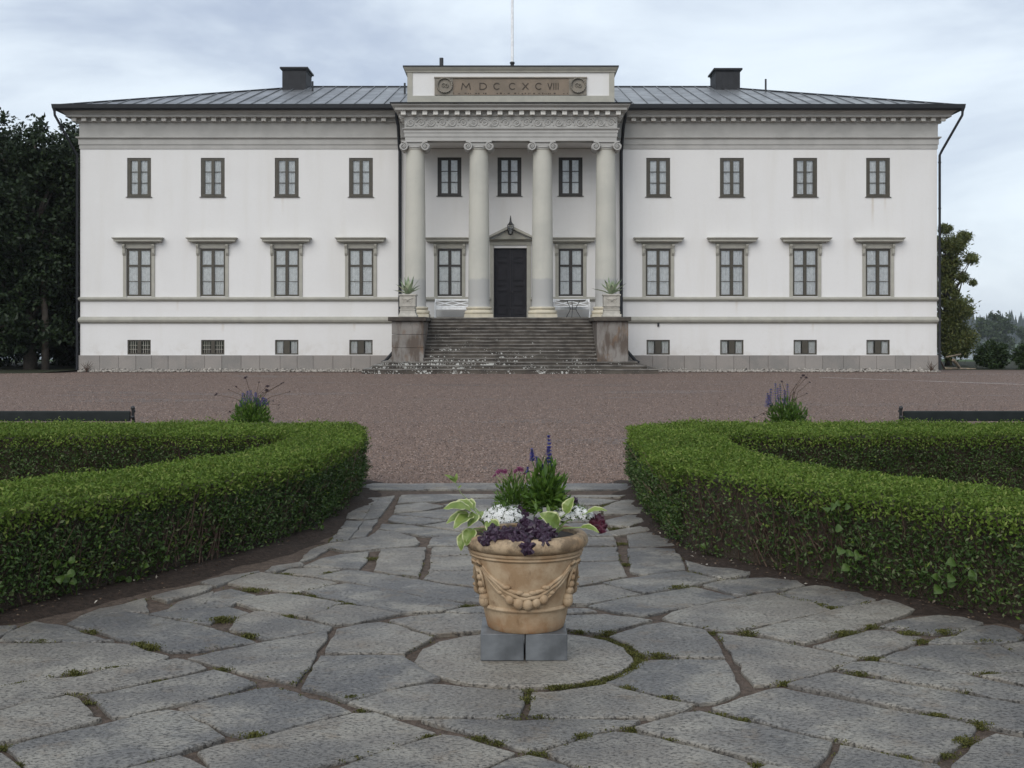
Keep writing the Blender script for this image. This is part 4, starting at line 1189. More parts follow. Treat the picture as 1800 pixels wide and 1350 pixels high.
# ================================================================== paving
STONES = [
[(-2.567,6.52),(-2.576,6.637),(-2.565,6.78),(-2.54,6.896),(-2.381,6.829),(-2.217,6.652),(-1.996,6.478),(-2.097,6.461),(-2.344,6.478),(-2.479,6.496)],
[(-2.733,6.7),(-2.771,6.829),(-2.683,6.796),(-2.607,6.813),(-2.599,6.621),(-2.626,6.544)],
[(-2.348,6.862),(-2.327,6.981),(-2.247,7.068),(-2.129,7.139),(-2.015,7.068),(-1.828,6.946),(-1.568,6.747),(-1.416,6.59),(-1.281,6.455),(-1.4,6.382),(-1.519,6.297),(-1.653,6.283),(-1.745,6.368),(-1.969,6.529),(-2.125,6.684),(-2.26,6.78)],
[(-2.63,6.396),(-2.531,6.411),(-2.39,6.411),(-2.238,6.42),(-2.085,6.425),(-1.912,6.411),(-1.843,6.368),(-1.767,6.269),(-1.642,6.186),(-1.664,6.119),(-1.79,6.003),(-1.95,5.927),(-2.026,5.902),(-2.077,5.793),(-2.228,5.643),(-2.319,5.565),(-2.518,5.965)],
[(-2.301,5.522),(-2.214,5.61),(-2.109,5.723),(-1.931,5.793),(-1.842,5.915),(-1.715,6.015),(-1.577,6.119),(-1.51,6.067),(-1.407,5.939),(-1.454,5.866),(-1.626,5.705),(-1.749,5.576),(-1.808,5.533),(-1.896,5.544),(-1.975,5.458),(-2.099,5.318),(-2.189,5.226)],
[(-2.169,5.178),(-2.078,5.265),(-1.986,5.406),(-1.878,5.49),(-1.824,5.437),(-1.742,5.314),(-1.702,5.245),(-1.715,5.197),(-1.652,5.178),(-1.698,5.094),(-1.801,4.977),(-1.927,4.883),(-2.01,4.825)],
[(-1.785,5.5),(-1.735,5.533),(-1.612,5.654),(-1.474,5.793),(-1.359,5.902),(-1.268,5.841),(-1.131,5.7),(-1.201,5.587),(-1.295,5.468),(-1.39,5.395),(-1.507,5.284),(-1.55,5.216),(-1.601,5.216),(-1.673,5.334)],
[(-1.873,4.825),(-1.803,4.908),(-1.707,5.022),(-1.614,5.076),(-1.567,5.14),(-1.49,5.226),(-1.396,5.284),(-1.331,5.255),(-1.257,5.14),(-1.2,5.067),(-1.104,4.934),(-1.147,4.866),(-1.185,4.825),(-1.248,4.744),(-1.33,4.665),(-1.389,4.59),(-1.441,4.531),(-1.648,4.459),(-1.744,4.65)],
[(-1.925,4.681),(-1.872,4.744),(-1.811,4.665),(-1.73,4.56),(-1.685,4.39),(-1.805,4.39)],
[(-1.357,4.582),(-1.289,4.665),(-1.218,4.728),(-1.167,4.689),(-1.091,4.605),(-1.023,4.531),(-1.002,4.35),(-1.335,4.35),(-1.397,4.488)],
[(-1.36,5.324),(-1.289,5.416),(-1.206,5.5),(-1.107,5.61),(-1.031,5.632),(-0.934,5.565),(-0.863,5.468),(-0.779,5.426),(-0.661,5.284),(-0.772,5.178),(-0.87,5.085),(-0.973,4.986),(-1.035,4.969),(-1.099,5.013),(-1.16,5.085),(-1.257,5.188)],
[(-1.152,4.776),(-1.104,4.841),(-1.008,4.917),(-0.945,4.951),(-0.864,5.049),(-0.758,5.159),(-0.645,5.255),(-0.56,5.265),(-0.478,5.188),(-0.374,5.085),(-0.308,5.013),(-0.338,4.969),(-0.446,4.841),(-0.587,4.696),(-0.727,4.605),(-0.795,4.531),(-0.866,4.39),(-0.963,4.39),(-1.023,4.531)],
[(-0.648,4.545),(-0.577,4.62),(-0.517,4.712),(-0.403,4.833),(-0.323,4.908),(-0.262,4.969),(-0.195,4.934),(-0.128,4.866),(-0.053,4.792),(0.005,4.752),(-0.021,4.712),(-0.076,4.635),(-0.12,4.56),(-0.193,4.39),(-0.674,4.39)],
[(-1.52,6.133),(-1.437,6.241),(-1.31,6.353),(-1.186,6.478),(-1.043,6.606),(-0.955,6.7),(-0.937,6.575),(-0.951,6.283),(-0.942,5.965),(-0.956,5.7),(-1.006,5.735),(-1.153,5.841),(-1.311,5.977),(-1.404,6.041)],
[(-1.461,6.731),(-1.473,6.998),(-1.417,7.139),(-1.362,7.139),(-1.197,6.998),(-1.074,6.896),(-0.954,6.796),(-0.957,6.715),(-1.053,6.668),(-1.152,6.569),(-1.237,6.52),(-1.301,6.59),(-1.378,6.684)],
[(-1.986,7.104),(-1.868,7.249),(-1.767,7.324),(-1.638,7.324),(-1.534,7.212),(-1.452,7.121),(-1.492,7.015),(-1.6,6.946),(-1.599,6.879),(-1.752,6.946),(-1.894,7.05)],
[(-1.556,7.38),(-1.487,7.544),(-1.359,7.651),(-1.244,7.587),(-1.107,7.482),(-0.965,7.38),(-1.005,7.3),(-1.057,7.146),(-1.121,7.035),(-1.224,7.071),(-1.395,7.203),(-1.502,7.32)],
[(-1.743,7.42),(-1.75,7.673),(-1.679,7.752),(-1.503,7.578),(-1.503,7.453),(-1.578,7.4),(-1.59,7.3),(-1.647,7.222),(-1.698,7.261)],
[(-1.9,7.146),(-1.894,7.38),(-1.824,7.544),(-1.767,7.673),(-1.746,7.38),(-1.771,7.222)],
[(-2.083,7.544),(-2.019,7.694),(-1.898,7.851),(-1.826,7.851),(-1.818,7.738),(-1.904,7.587),(-1.973,7.42)],
[(-1.105,7.05),(-1.025,7.194),(-0.993,7.305),(-0.916,7.324),(-0.795,7.249),(-0.691,7.157),(-0.619,7.096),(-0.735,6.981),(-0.845,6.879),(-0.946,6.846),(-1.036,6.946)],
[(-1.209,7.694),(-1.107,7.851),(-1.01,7.933),(-0.891,7.851),(-0.698,7.694),(-0.51,7.523),(-0.367,7.42),(-0.27,7.332),(-0.356,7.203),(-0.5,7.138),(-0.614,7.138),(-0.774,7.253),(-0.92,7.36),(-1.058,7.502),(-1.136,7.565)],
[(-1.225,8.158),(-1.134,8.308),(-1.067,8.386),(-0.946,8.334),(-0.742,8.183),(-0.603,8.085),(-0.523,7.99),(-0.389,7.873),(-0.242,7.783),(-0.08,7.651),(-0.027,7.502),(-0.18,7.42),(-0.299,7.42),(-0.421,7.482),(-0.643,7.673),(-0.897,7.896),(-1.02,8.013),(-1.122,8.085)],
[(-1.735,7.966),(-1.679,8.183),(-1.605,8.283),(-1.48,8.223),(-1.292,8.109),(-1.13,8.013),(-1.085,7.952),(-1.161,7.851),(-1.265,7.716),(-1.334,7.708),(-1.485,7.805),(-1.611,7.851)],
[(-1.481,8.283),(-1.439,8.427),(-1.313,8.48),(-1.19,8.438),(-1.119,8.412),(-1.172,8.308),(-1.248,8.183),(-1.348,8.223)],
[(-1.362,8.544),(-1.297,8.766),(-1.183,8.969),(-1.001,9.09),(-0.989,8.709),(-0.997,8.438),(-1.159,8.491),(-1.26,8.518)],
[(-0.917,9.132),(-0.772,9.213),(-0.626,9.238),(-0.597,8.599),(-0.591,8.173),(-0.749,8.258),(-0.886,8.375)],
[(-1.304,9.245),(-1.192,9.538),(-1.069,9.709),(-1.038,10.055),(-0.903,9.959),(-0.723,9.695),(-0.68,9.471),(-0.706,9.321),(-0.888,9.213),(-1.038,9.145),(-1.18,9.108)],
[(-1.036,10.146),(-1.036,10.379),(-0.88,10.363),(-0.693,10.222),(-0.401,9.959),(-0.396,9.829),(-0.607,9.779),(-0.687,9.807),(-0.846,9.959)],
[(-0.598,9.471),(-0.59,9.695),(-0.326,9.765),(0.054,9.765),(0.052,9.36),(-0.419,9.34),(-0.599,9.321)],
[(-0.561,9.257),(0.051,9.283),(0.05,8.969),(-0.553,8.951)],
[(-0.546,8.881),(0.07,8.904),(0.066,8.412),(-0.53,8.396)],
[(-0.526,8.324),(0.065,8.344),(0.06,7.608),(-0.081,7.708),(-0.244,7.842),(-0.45,7.99),(-0.538,8.085)],
[(0.088,9.751),(0.763,9.681),(0.747,9.34),(0.084,9.36)],
[(0.083,9.276),(0.746,9.264),(0.725,8.749),(0.368,8.721),(0.078,8.709)],
[(0.088,8.643),(0.719,8.681),(0.715,8.183),(0.559,8.028),(0.396,7.887),(0.078,7.716)],
[(0.824,9.182),(0.958,9.207),(1.143,9.17),(1.15,8.823),(1.117,8.422),(0.959,8.303),(0.839,8.243),(0.772,8.334),(0.796,8.709)],
[(0.877,9.779),(1.031,9.908),(1.139,9.865),(1.171,9.308),(0.966,9.289),(0.844,9.289)],
[(1.168,8.719),(1.28,8.497),(1.426,8.433),(1.528,8.308),(1.494,8.206),(1.335,8.114),(1.293,8.134),(1.21,8.287),(1.158,8.412)],
[(0.569,7.966),(0.702,8.085),(0.954,8.258),(1.107,8.344),(1.16,8.243),(1.268,8.061),(1.134,7.933),(0.942,7.774),(0.779,7.66),(0.687,7.805)],
[(1.167,7.904),(1.28,8.01),(1.478,8.118),(1.598,8.118),(1.762,8.01),(1.77,7.878),(1.623,7.768),(1.517,7.707),(1.443,7.693),(1.371,7.606),(1.305,7.633),(1.233,7.804)],
[(0.442,7.3),(0.607,7.482),(0.773,7.595),(0.986,7.765),(1.103,7.842),(1.204,7.686),(1.302,7.536),(1.147,7.428),(0.873,7.203),(0.701,7.053),(0.581,7.157)],
[(0.314,7.441),(0.361,7.716),(0.4,7.796),(0.551,7.906),(0.649,7.774),(0.748,7.608),(0.59,7.482),(0.48,7.38),(0.419,7.34),(0.344,7.36)],
[(0.219,7.121),(0.348,7.22),(0.426,7.194),(0.458,7.139),(0.343,7.114),(0.234,7.104)],
[(-0.36,7.139),(-0.285,7.212),(-0.159,7.268),(-0.032,7.249),(-0.031,7.104),(-0.234,7.104)],
[(0.883,7.139),(1.031,7.294),(1.145,7.375),(1.342,7.524),(1.473,7.626),(1.546,7.637),(1.61,7.473),(1.71,7.368),(1.758,7.2),(1.659,7.093),(1.474,6.961),(1.305,6.819),(1.202,6.736),(1.091,6.709),(1.037,6.764),(0.966,6.838),(0.85,6.923),(0.821,7.004)],
[(1.59,7.644),(1.717,7.804),(1.843,7.878),(1.975,7.822),(2.062,7.609),(2.094,7.473),(1.994,7.358),(1.899,7.31),(1.804,7.253),(1.766,7.316),(1.702,7.424),(1.624,7.541)],
[(1.219,6.668),(1.31,6.753),(1.456,6.884),(1.622,7.021),(1.784,7.18),(1.896,7.285),(2.005,7.322),(2.048,7.373),(2.147,7.466),(2.194,7.38),(2.235,7.212),(2.152,7.1),(2.03,6.966),(1.864,6.805),(1.751,6.704),(1.637,6.612),(1.544,6.518),(1.45,6.438),(1.386,6.491),(1.313,6.571)],
[(1.488,6.361),(1.636,6.504),(1.826,6.668),(1.884,6.688),(1.952,6.654),(1.979,6.571),(2.06,6.544),(1.969,6.413),(1.86,6.298),(1.744,6.193),(1.653,6.169),(1.618,6.217),(1.56,6.278)],
[(1.928,6.796),(2.038,6.899),(2.219,7.006),(2.323,7.052),(2.424,7.006),(2.491,6.87),(2.394,6.767),(2.26,6.682),(2.16,6.654),(2.082,6.696),(2.051,6.767),(1.976,6.782)],
[(2.077,6.438),(2.141,6.518),(2.242,6.571),(2.407,6.767),(2.524,6.796),(2.589,6.724),(2.588,6.571),(2.519,6.478),(2.418,6.444),(2.294,6.449),(2.127,6.418)],
[(1.735,6.117),(1.856,6.244),(1.96,6.343),(2.057,6.377),(2.204,6.369),(2.395,6.382),(2.396,6.256),(2.408,6.1),(2.429,5.934),(2.331,5.905),(2.212,5.894),(2.071,5.886),(1.998,5.875),(1.939,5.938),(1.847,6.017),(1.785,6.086)],
[(2.421,6.387),(2.516,6.438),(2.583,6.465),(2.623,6.361),(2.502,6.07),(2.436,6.14),(2.425,6.236)],
[(1.502,5.944),(1.593,6.046),(1.687,6.065),(1.776,6.008),(1.895,5.904),(2.039,5.818),(2.137,5.703),(2.213,5.607),(2.273,5.479),(2.231,5.377),(2.142,5.428),(2.042,5.471),(1.975,5.571),(1.855,5.659),(1.728,5.743),(1.61,5.874)],
[(2.112,5.824),(2.23,5.847),(2.353,5.862),(2.422,5.839),(2.295,5.531),(2.245,5.686),(2.162,5.772)],
[(1.055,6.644),(1.167,6.568),(1.286,6.505),(1.42,6.362),(1.54,6.225),(1.619,6.117),(1.535,6.012),(1.413,5.904),(1.257,5.772),(1.15,5.701),(1.059,5.681),(1.061,5.928),(1.063,6.266),(1.055,6.422)],
[(1.215,5.681),(1.354,5.789),(1.466,5.862),(1.552,5.774),(1.693,5.675),(1.829,5.579),(2.024,5.423),(2.111,5.347),(2.205,5.231),(2.074,4.92),(1.974,5.001),(1.868,5.077),(1.819,5.131),(1.751,5.236),(1.605,5.333),(1.486,5.423),(1.37,5.539),(1.284,5.617)],
[(0.83,5.315),(0.97,5.461),(1.131,5.607),(1.176,5.607),(1.289,5.51),(1.409,5.405),(1.523,5.296),(1.645,5.234),(1.744,5.154),(1.815,5.082),(1.753,4.983),(1.677,4.878),(1.578,4.758),(1.515,4.681),(1.428,4.744),(1.323,4.825),(1.242,4.916),(1.138,4.981),(1.05,5.068),(0.967,5.168),(0.876,5.248)],
[(0.49,5.049),(0.562,5.129),(0.687,5.218),(0.76,5.251),(0.821,5.203),(0.89,5.125),(0.983,5.074),(1.07,4.976),(1.17,4.891),(1.193,4.878),(1.145,4.736),(1.079,4.62),(1.044,4.567),(0.967,4.62),(0.903,4.678),(0.832,4.744),(0.741,4.825),(0.644,4.896),(0.571,4.957),(0.506,5.013)],
[(1.231,4.848),(1.313,4.789),(1.395,4.721),(1.467,4.666),(1.512,4.634),(1.516,4.57),(1.419,4.33),(1.048,4.33),(1.129,4.588),(1.189,4.719)],
[(1.571,4.625),(1.674,4.758),(1.776,4.899),(1.856,4.973),(1.94,4.916),(2.031,4.817),(1.825,4.33),(1.466,4.33)],
[(0.131,4.776),(0.235,4.871),(0.327,4.965),(0.4,5.0),(0.47,4.983),(0.564,4.902),(0.684,4.802),(0.775,4.714),(0.848,4.661),(0.856,4.59),(0.794,4.39),(0.289,4.39),(0.281,4.575),(0.205,4.665),(0.155,4.72)],
[(0.799,4.499),(0.861,4.57),(0.914,4.625),(0.979,4.579),(1.061,4.534),(0.99,4.33),(0.781,4.33)],
[(-0.07,4.582),(0.0,4.673),(0.062,4.728),(0.113,4.689),(0.182,4.605),(0.219,4.545),(0.219,4.35),(-0.119,4.35),(-0.099,4.531)],
[(-0.351,5.159),(-0.227,5.167),(-0.113,5.161),(0.028,5.152),(0.227,5.17),(0.368,5.165),(0.506,5.152),(0.482,5.116),(0.412,5.074),(0.33,5.011),(0.226,4.907),(0.127,4.828),(0.068,4.795),(0.021,4.836),(-0.054,4.913),(-0.109,4.965),(-0.193,5.036),(-0.28,5.107)],
[(0.078,5.236),(0.083,5.416),(0.091,5.554),(0.134,5.544),(0.183,5.561),(0.27,5.603),(0.371,5.643),(0.423,5.677),(0.467,5.603),(0.575,5.515),(0.656,5.441),(0.749,5.381),(0.685,5.292),(0.571,5.207),(0.457,5.214),(0.285,5.205),(0.171,5.205)],
[(-0.677,5.416),(-0.601,5.485),(-0.469,5.623),(-0.362,5.691),(-0.299,5.679),(-0.216,5.636),(-0.123,5.612),(-0.031,5.596),(0.042,5.594),(0.033,5.395),(0.023,5.21),(-0.057,5.205),(-0.172,5.224),(-0.343,5.214),(-0.459,5.232),(-0.559,5.308)],
[(0.426,5.716),(0.499,5.829),(0.576,5.965),(0.613,6.08),(0.669,6.101),(0.804,6.109),(0.997,6.101),(0.992,5.915),(0.98,5.587),(0.939,5.526),(0.844,5.422),(0.782,5.402),(0.708,5.473),(0.58,5.572),(0.497,5.661)],
[(0.503,6.56),(0.586,6.677),(0.692,6.79),(0.798,6.862),(0.893,6.79),(0.991,6.693),(1.005,6.544),(1.01,6.311),(1.003,6.159),(0.878,6.157),(0.645,6.195),(0.622,6.233),(0.595,6.382),(0.54,6.478)],
[(0.207,6.738),(0.243,6.929),(0.286,7.054),(0.387,7.064),(0.504,7.072),(0.556,7.04),(0.651,6.988),(0.738,6.943),(0.637,6.836),(0.515,6.712),(0.467,6.649),(0.366,6.681),(0.296,6.744)],
[(-0.644,6.912),(-0.538,7.008),(-0.357,7.086),(-0.233,7.068),(-0.077,7.061),(-0.015,6.731),(-0.11,6.706),(-0.19,6.677),(-0.291,6.634),(-0.391,6.612),(-0.453,6.659),(-0.551,6.796)],
[(-0.896,6.241),(-0.902,6.425),(-0.9,6.731),(-0.781,6.852),(-0.695,6.886),(-0.631,6.852),(-0.513,6.677),(-0.402,6.551),(-0.461,6.368),(-0.514,6.247),(-0.518,6.222),(-0.751,6.227)],
[(-0.899,5.632),(-0.899,5.817),(-0.906,5.99),(-0.904,6.154),(-0.745,6.173),(-0.514,6.162),(-0.494,6.093),(-0.43,5.939),(-0.33,5.782),(-0.437,5.693),(-0.55,5.572),(-0.659,5.464),(-0.692,5.443),(-0.762,5.515),(-0.792,5.559)],
[(-1.032,12.149),(-0.688,12.215),(-0.268,12.215),(0.082,12.193),(0.08,12.009),(-0.4,11.977),(-0.661,11.748),(-1.027,11.627)],
[(-1.023,11.499),(-0.79,11.667),(-0.604,11.431),(-0.757,11.176),(-1.001,11.039)],
[(-1.005,10.557),(-0.997,10.862),(-0.725,10.707),(-0.535,10.574),(-0.704,10.395),(-0.846,10.379)],
[(-0.972,10.932),(-0.727,11.103),(-0.559,11.316),(-0.291,10.968),(-0.284,10.69),(-0.526,10.64),(-0.73,10.776)],
[(-0.685,10.284),(-0.473,10.541),(-0.111,10.607),(0.071,10.565),(0.066,9.886),(-0.216,9.85),(-0.402,9.996)],
[(-0.595,11.499),(-0.396,11.862),(0.08,11.893),(0.072,10.724),(-0.26,10.724),(-0.346,11.13)],
[(-1.233,11.431),(-1.197,11.988),(-1.096,12.095),(-1.102,11.431),(-1.107,10.724),(-1.206,10.623)],
[(-1.19,10.07),(-1.197,10.541),(-1.097,10.623),(-1.106,10.146),(-1.106,9.744),(-1.205,9.64)],
[(-1.429,11.431),(-1.312,12.041),(-1.216,12.02),(-1.246,11.431),(-1.229,10.665),(-1.358,10.665)],
[(-1.341,9.996),(-1.342,10.541),(-1.215,10.541),(-1.211,10.108),(-1.225,9.626),(-1.342,9.518)],
[(-1.421,9.182),(-1.333,9.451),(-1.212,9.518),(-1.316,9.182),(-1.366,8.823),(-1.428,8.709)],
[(-1.567,8.491),(-1.419,8.654),(-1.376,8.571),(-1.472,8.448),(-1.521,8.344),(-1.584,8.324)],
[(-1.914,7.99),(-1.81,8.183),(-1.624,8.334),(-1.698,8.183),(-1.757,8.028),(-1.796,7.873)],
[(-2.338,7.015),(-2.293,7.212),(-2.206,7.343),(-2.127,7.519),(-2.004,7.139),(-2.119,7.157),(-2.253,7.086)],
[(0.123,12.149),(0.57,12.182),(1.072,12.182),(1.006,12.062),(0.508,12.03),(0.122,11.998)],
[(0.121,11.893),(0.505,11.966),(0.83,11.914),(0.959,11.82),(0.777,11.528),(0.116,11.431)],
[(0.787,11.288),(0.95,11.708),(1.16,11.935),(1.163,11.431),(1.08,10.985),(0.787,10.941)],
[(0.115,11.335),(0.769,11.412),(0.722,10.541),(0.106,10.475)],
[(0.773,10.565),(0.952,10.819),(1.15,10.819),(1.097,10.541),(0.928,10.277),(0.778,10.316)],
[(0.105,10.387),(0.727,10.427),(0.743,10.011),(0.762,9.807),(0.1,9.829)],
[(0.704,9.944),(0.892,10.13),(1.178,10.403),(1.119,10.085),(0.918,9.915),(0.796,9.815)]]

pav = MB()
pav.poly([(-5.2,1.25,-.018),(5.2,1.25,-.018),(5.2,13.12,-.018),(-5.2,13.12,-.018)])
pav = pav.build('pavement', M['joint']); tag(pav, kind='structure')

def rough_outline(poly, r, amp=.006, step=.07):
    out = []
    n = len(poly)
    for i in range(n):
        a, b = Vector(poly[i]), Vector(poly[(i+1) % n]); L = (b-a).length
        k = max(1, int(L/step))
        nn = Vector((-(b-a).y, (b-a).x)).normalized() if L > 1e-6 else Vector((0,0))
        for j in range(k):
            p = a.lerp(b, j/k)
            p = p + nn*r.uniform(-amp, amp)*(2.2 if r.random() < .08 else 1)
            out.append((p.x, p.y))
    return out
def inset(poly, t):
    n = len(poly); out = []
    area = sum(poly[i][0]*poly[(i+1)%n][1]-poly[(i+1)%n][0]*poly[i][1] for i in range(n))
    sg = 1 if area > 0 else -1
    for i in range(n):
        p0, p1, p2 = Vector(poly[i-1]), Vector(poly[i]), Vector(poly[(i+1)%n])
        e1, e2 = (p1-p0), (p2-p1)
        if e1.length < 1e-6 or e2.length < 1e-6: out.append(tuple(p1)); continue
        n1 = Vector((-e1.y, e1.x)).normalized()*sg; n2 = Vector((-e2.y, e2.x)).normalized()*sg
        b = n1+n2
        if b.length < .3: b = n1
        b = b.normalized()
        out.append((p1.x+b.x*t, p1.y+b.y*t))
    return out
def flagstone(poly, r, step=.07):
    o = rough_outline(inset(poly, -.010), r, .007, step)
    i1 = inset(o, .003); i2 = inset(o, .010)
    n = len(o); c = (sum(p[0] for p in o)/n, sum(p[1] for p in o)/n)
    tx, ty, h = r.uniform(-.006,.006), r.uniform(-.006,.006), r.uniform(-.003,.004)
    def Z(p, dz): return h+dz+tx*(p[0]-c[0])+ty*(p[1]-c[1])
    m = MB()
    rings = [(o, -.045), (o, -.006), (i1, -.0015), (i2, .001)]
    for pts, dz in rings: m.v += [(p[0], p[1], Z(p, dz)+(r.uniform(-.002,.002) if dz > -.04 else 0)) for p in pts]
    for k in range(3):
        for i in range(n):
            j = (i+1) % n; m.f.append((k*n+i, k*n+j, (k+1)*n+j, (k+1)*n+i))
    m.f.append(tuple(3*n+i for i in range(n)))
    me = m.mesh('flagstone', smooth=False, recalc=True)
    bm = bmesh.new(); bm.from_mesh(me); bmesh.ops.triangulate(bm, faces=[f for f in bm.faces if len(f.verts) > 4]); bm.to_mesh(me); bm.free()
    me.polygons.foreach_set('use_smooth', [True]*len(me.polygons)); me.set_sharp_from_angle(angle=R(18))
    return ob('flagstone', me, M['flag'], pav)
r = random.Random(11)
for q in STONES: flagstone(q, r)
PC = (.056, 6.16)
flagstone([(PC[0]+.505*math.cos(a), PC[1]+.505*math.sin(a)) for a in [2*math.pi*k/40 for k in range(40)]], r, .2)
kx = [-1.52, -.86, -.15, .62, 1.28]               # edging against the gravel
for a, b in zip(kx[:-1], kx[1:]): flagstone([(a+.006,12.62),(b-.006,12.62),(b-.006,13.1),(a+.006,13.1)], r, .15)
yy = 4.32                                        # the paving goes on towards the viewpoint
while yy > 1.5:
    hgt = r.uniform(.42,.6); xx = -4.6+r.uniform(0,.5)
    while xx < 4.6:
        w = r.uniform(.6,1.1)
        if yy-hgt/2 < 4.2-.0: flagstone([(xx+.015,yy-hgt+.015),(xx+w-.015,yy-hgt+.015+r.uniform(-.02,.02)),(xx+w-.015,yy-.015),(xx+.015,yy-.015)], r, .15)
        xx += w
    yy -= hgt

# ================================================================== hedges
HL = [(-1.53,13.55),(-1.43,12.3),(-1.41,11.2),(-1.50,10.3),(-1.66,9.45),(-2.0,8.55),(-2.4,7.75),(-2.74,7.1),(-3.2,6.2),(-3.55,5.2),(-4.5,5.2),(-4.15,6.3),(-3.7,7.4),(-3.27,8.28),(-2.91,8.81),(-2.4,9.62),(-2.1,10.43),(-2.02,11.2),(-1.97,12.35),(-3,12.3),(-8.5,12.3),(-8.5,13.55)]
HR = [(1.2,13.6),(1.17,12.4),(1.12,10.6),(1.13,9.6),(1.28,8.95),(1.6,8.45),(1.93,7.9),(2.3,7.35),(2.8,6.85),(3.3,6.1),(3.65,5.2),(4.5,5.2),(4.1,6.3),(3.6,7.3),(3.14,7.96),(2.72,8.38),(2.3,9.06),(1.99,9.87),(1.88,10.6),(1.92,12.3),(3.5,12.3),(8.5,12.3),(8.5,13.6)]
def smooth_poly(P, it=2):
    P = [Vector(p) for p in P]
    for _ in range(it):
        Q = []
        for i in range(len(P)):
            a, b = P[i], P[(i+1) % len(P)]
            if (b-a).length > 1.5: Q += [a.lerp(b, .1), b.lerp(a, .1)]
            else: Q += [a.lerp(b, .22), b.lerp(a, .22)]
        P = Q
    return np.array([(p.x, p.y) for p in P])
def inside(P, x, y):
    c = np.zeros(len(x), bool); j = len(P)-1
    for i in range(len(P)):
        xi, yi = P[i]; xj, yj = P[j]
        t = ((yi > y) != (yj > y)) & (x < (xj-xi)*(y-yi)/(yj-yi+1e-12)+xi); c ^= t; j = i
    return c
def dist_poly(P, x, y):
    best = np.full(len(x), 1e9)
    for i in range(len(P)):
        a, b = P[i-1], P[i]; d = b-a; L = (d@d)+1e-12
        t = np.clip(((x-a[0])*d[0]+(y-a[1])*d[1])/L, 0, 1)
        best = np.minimum(best, np.hypot(x-a[0]-t*d[0], y-a[1]-t*d[1]))
    return best
def wav(x, y, z=0):
    return np.sin(3.1*x+1.7*y+2*z)*.4+np.sin(7.3*x-5.1*y+1+5*z)*.3+np.sin(1.3*y-2.2*x+9*z)*.3

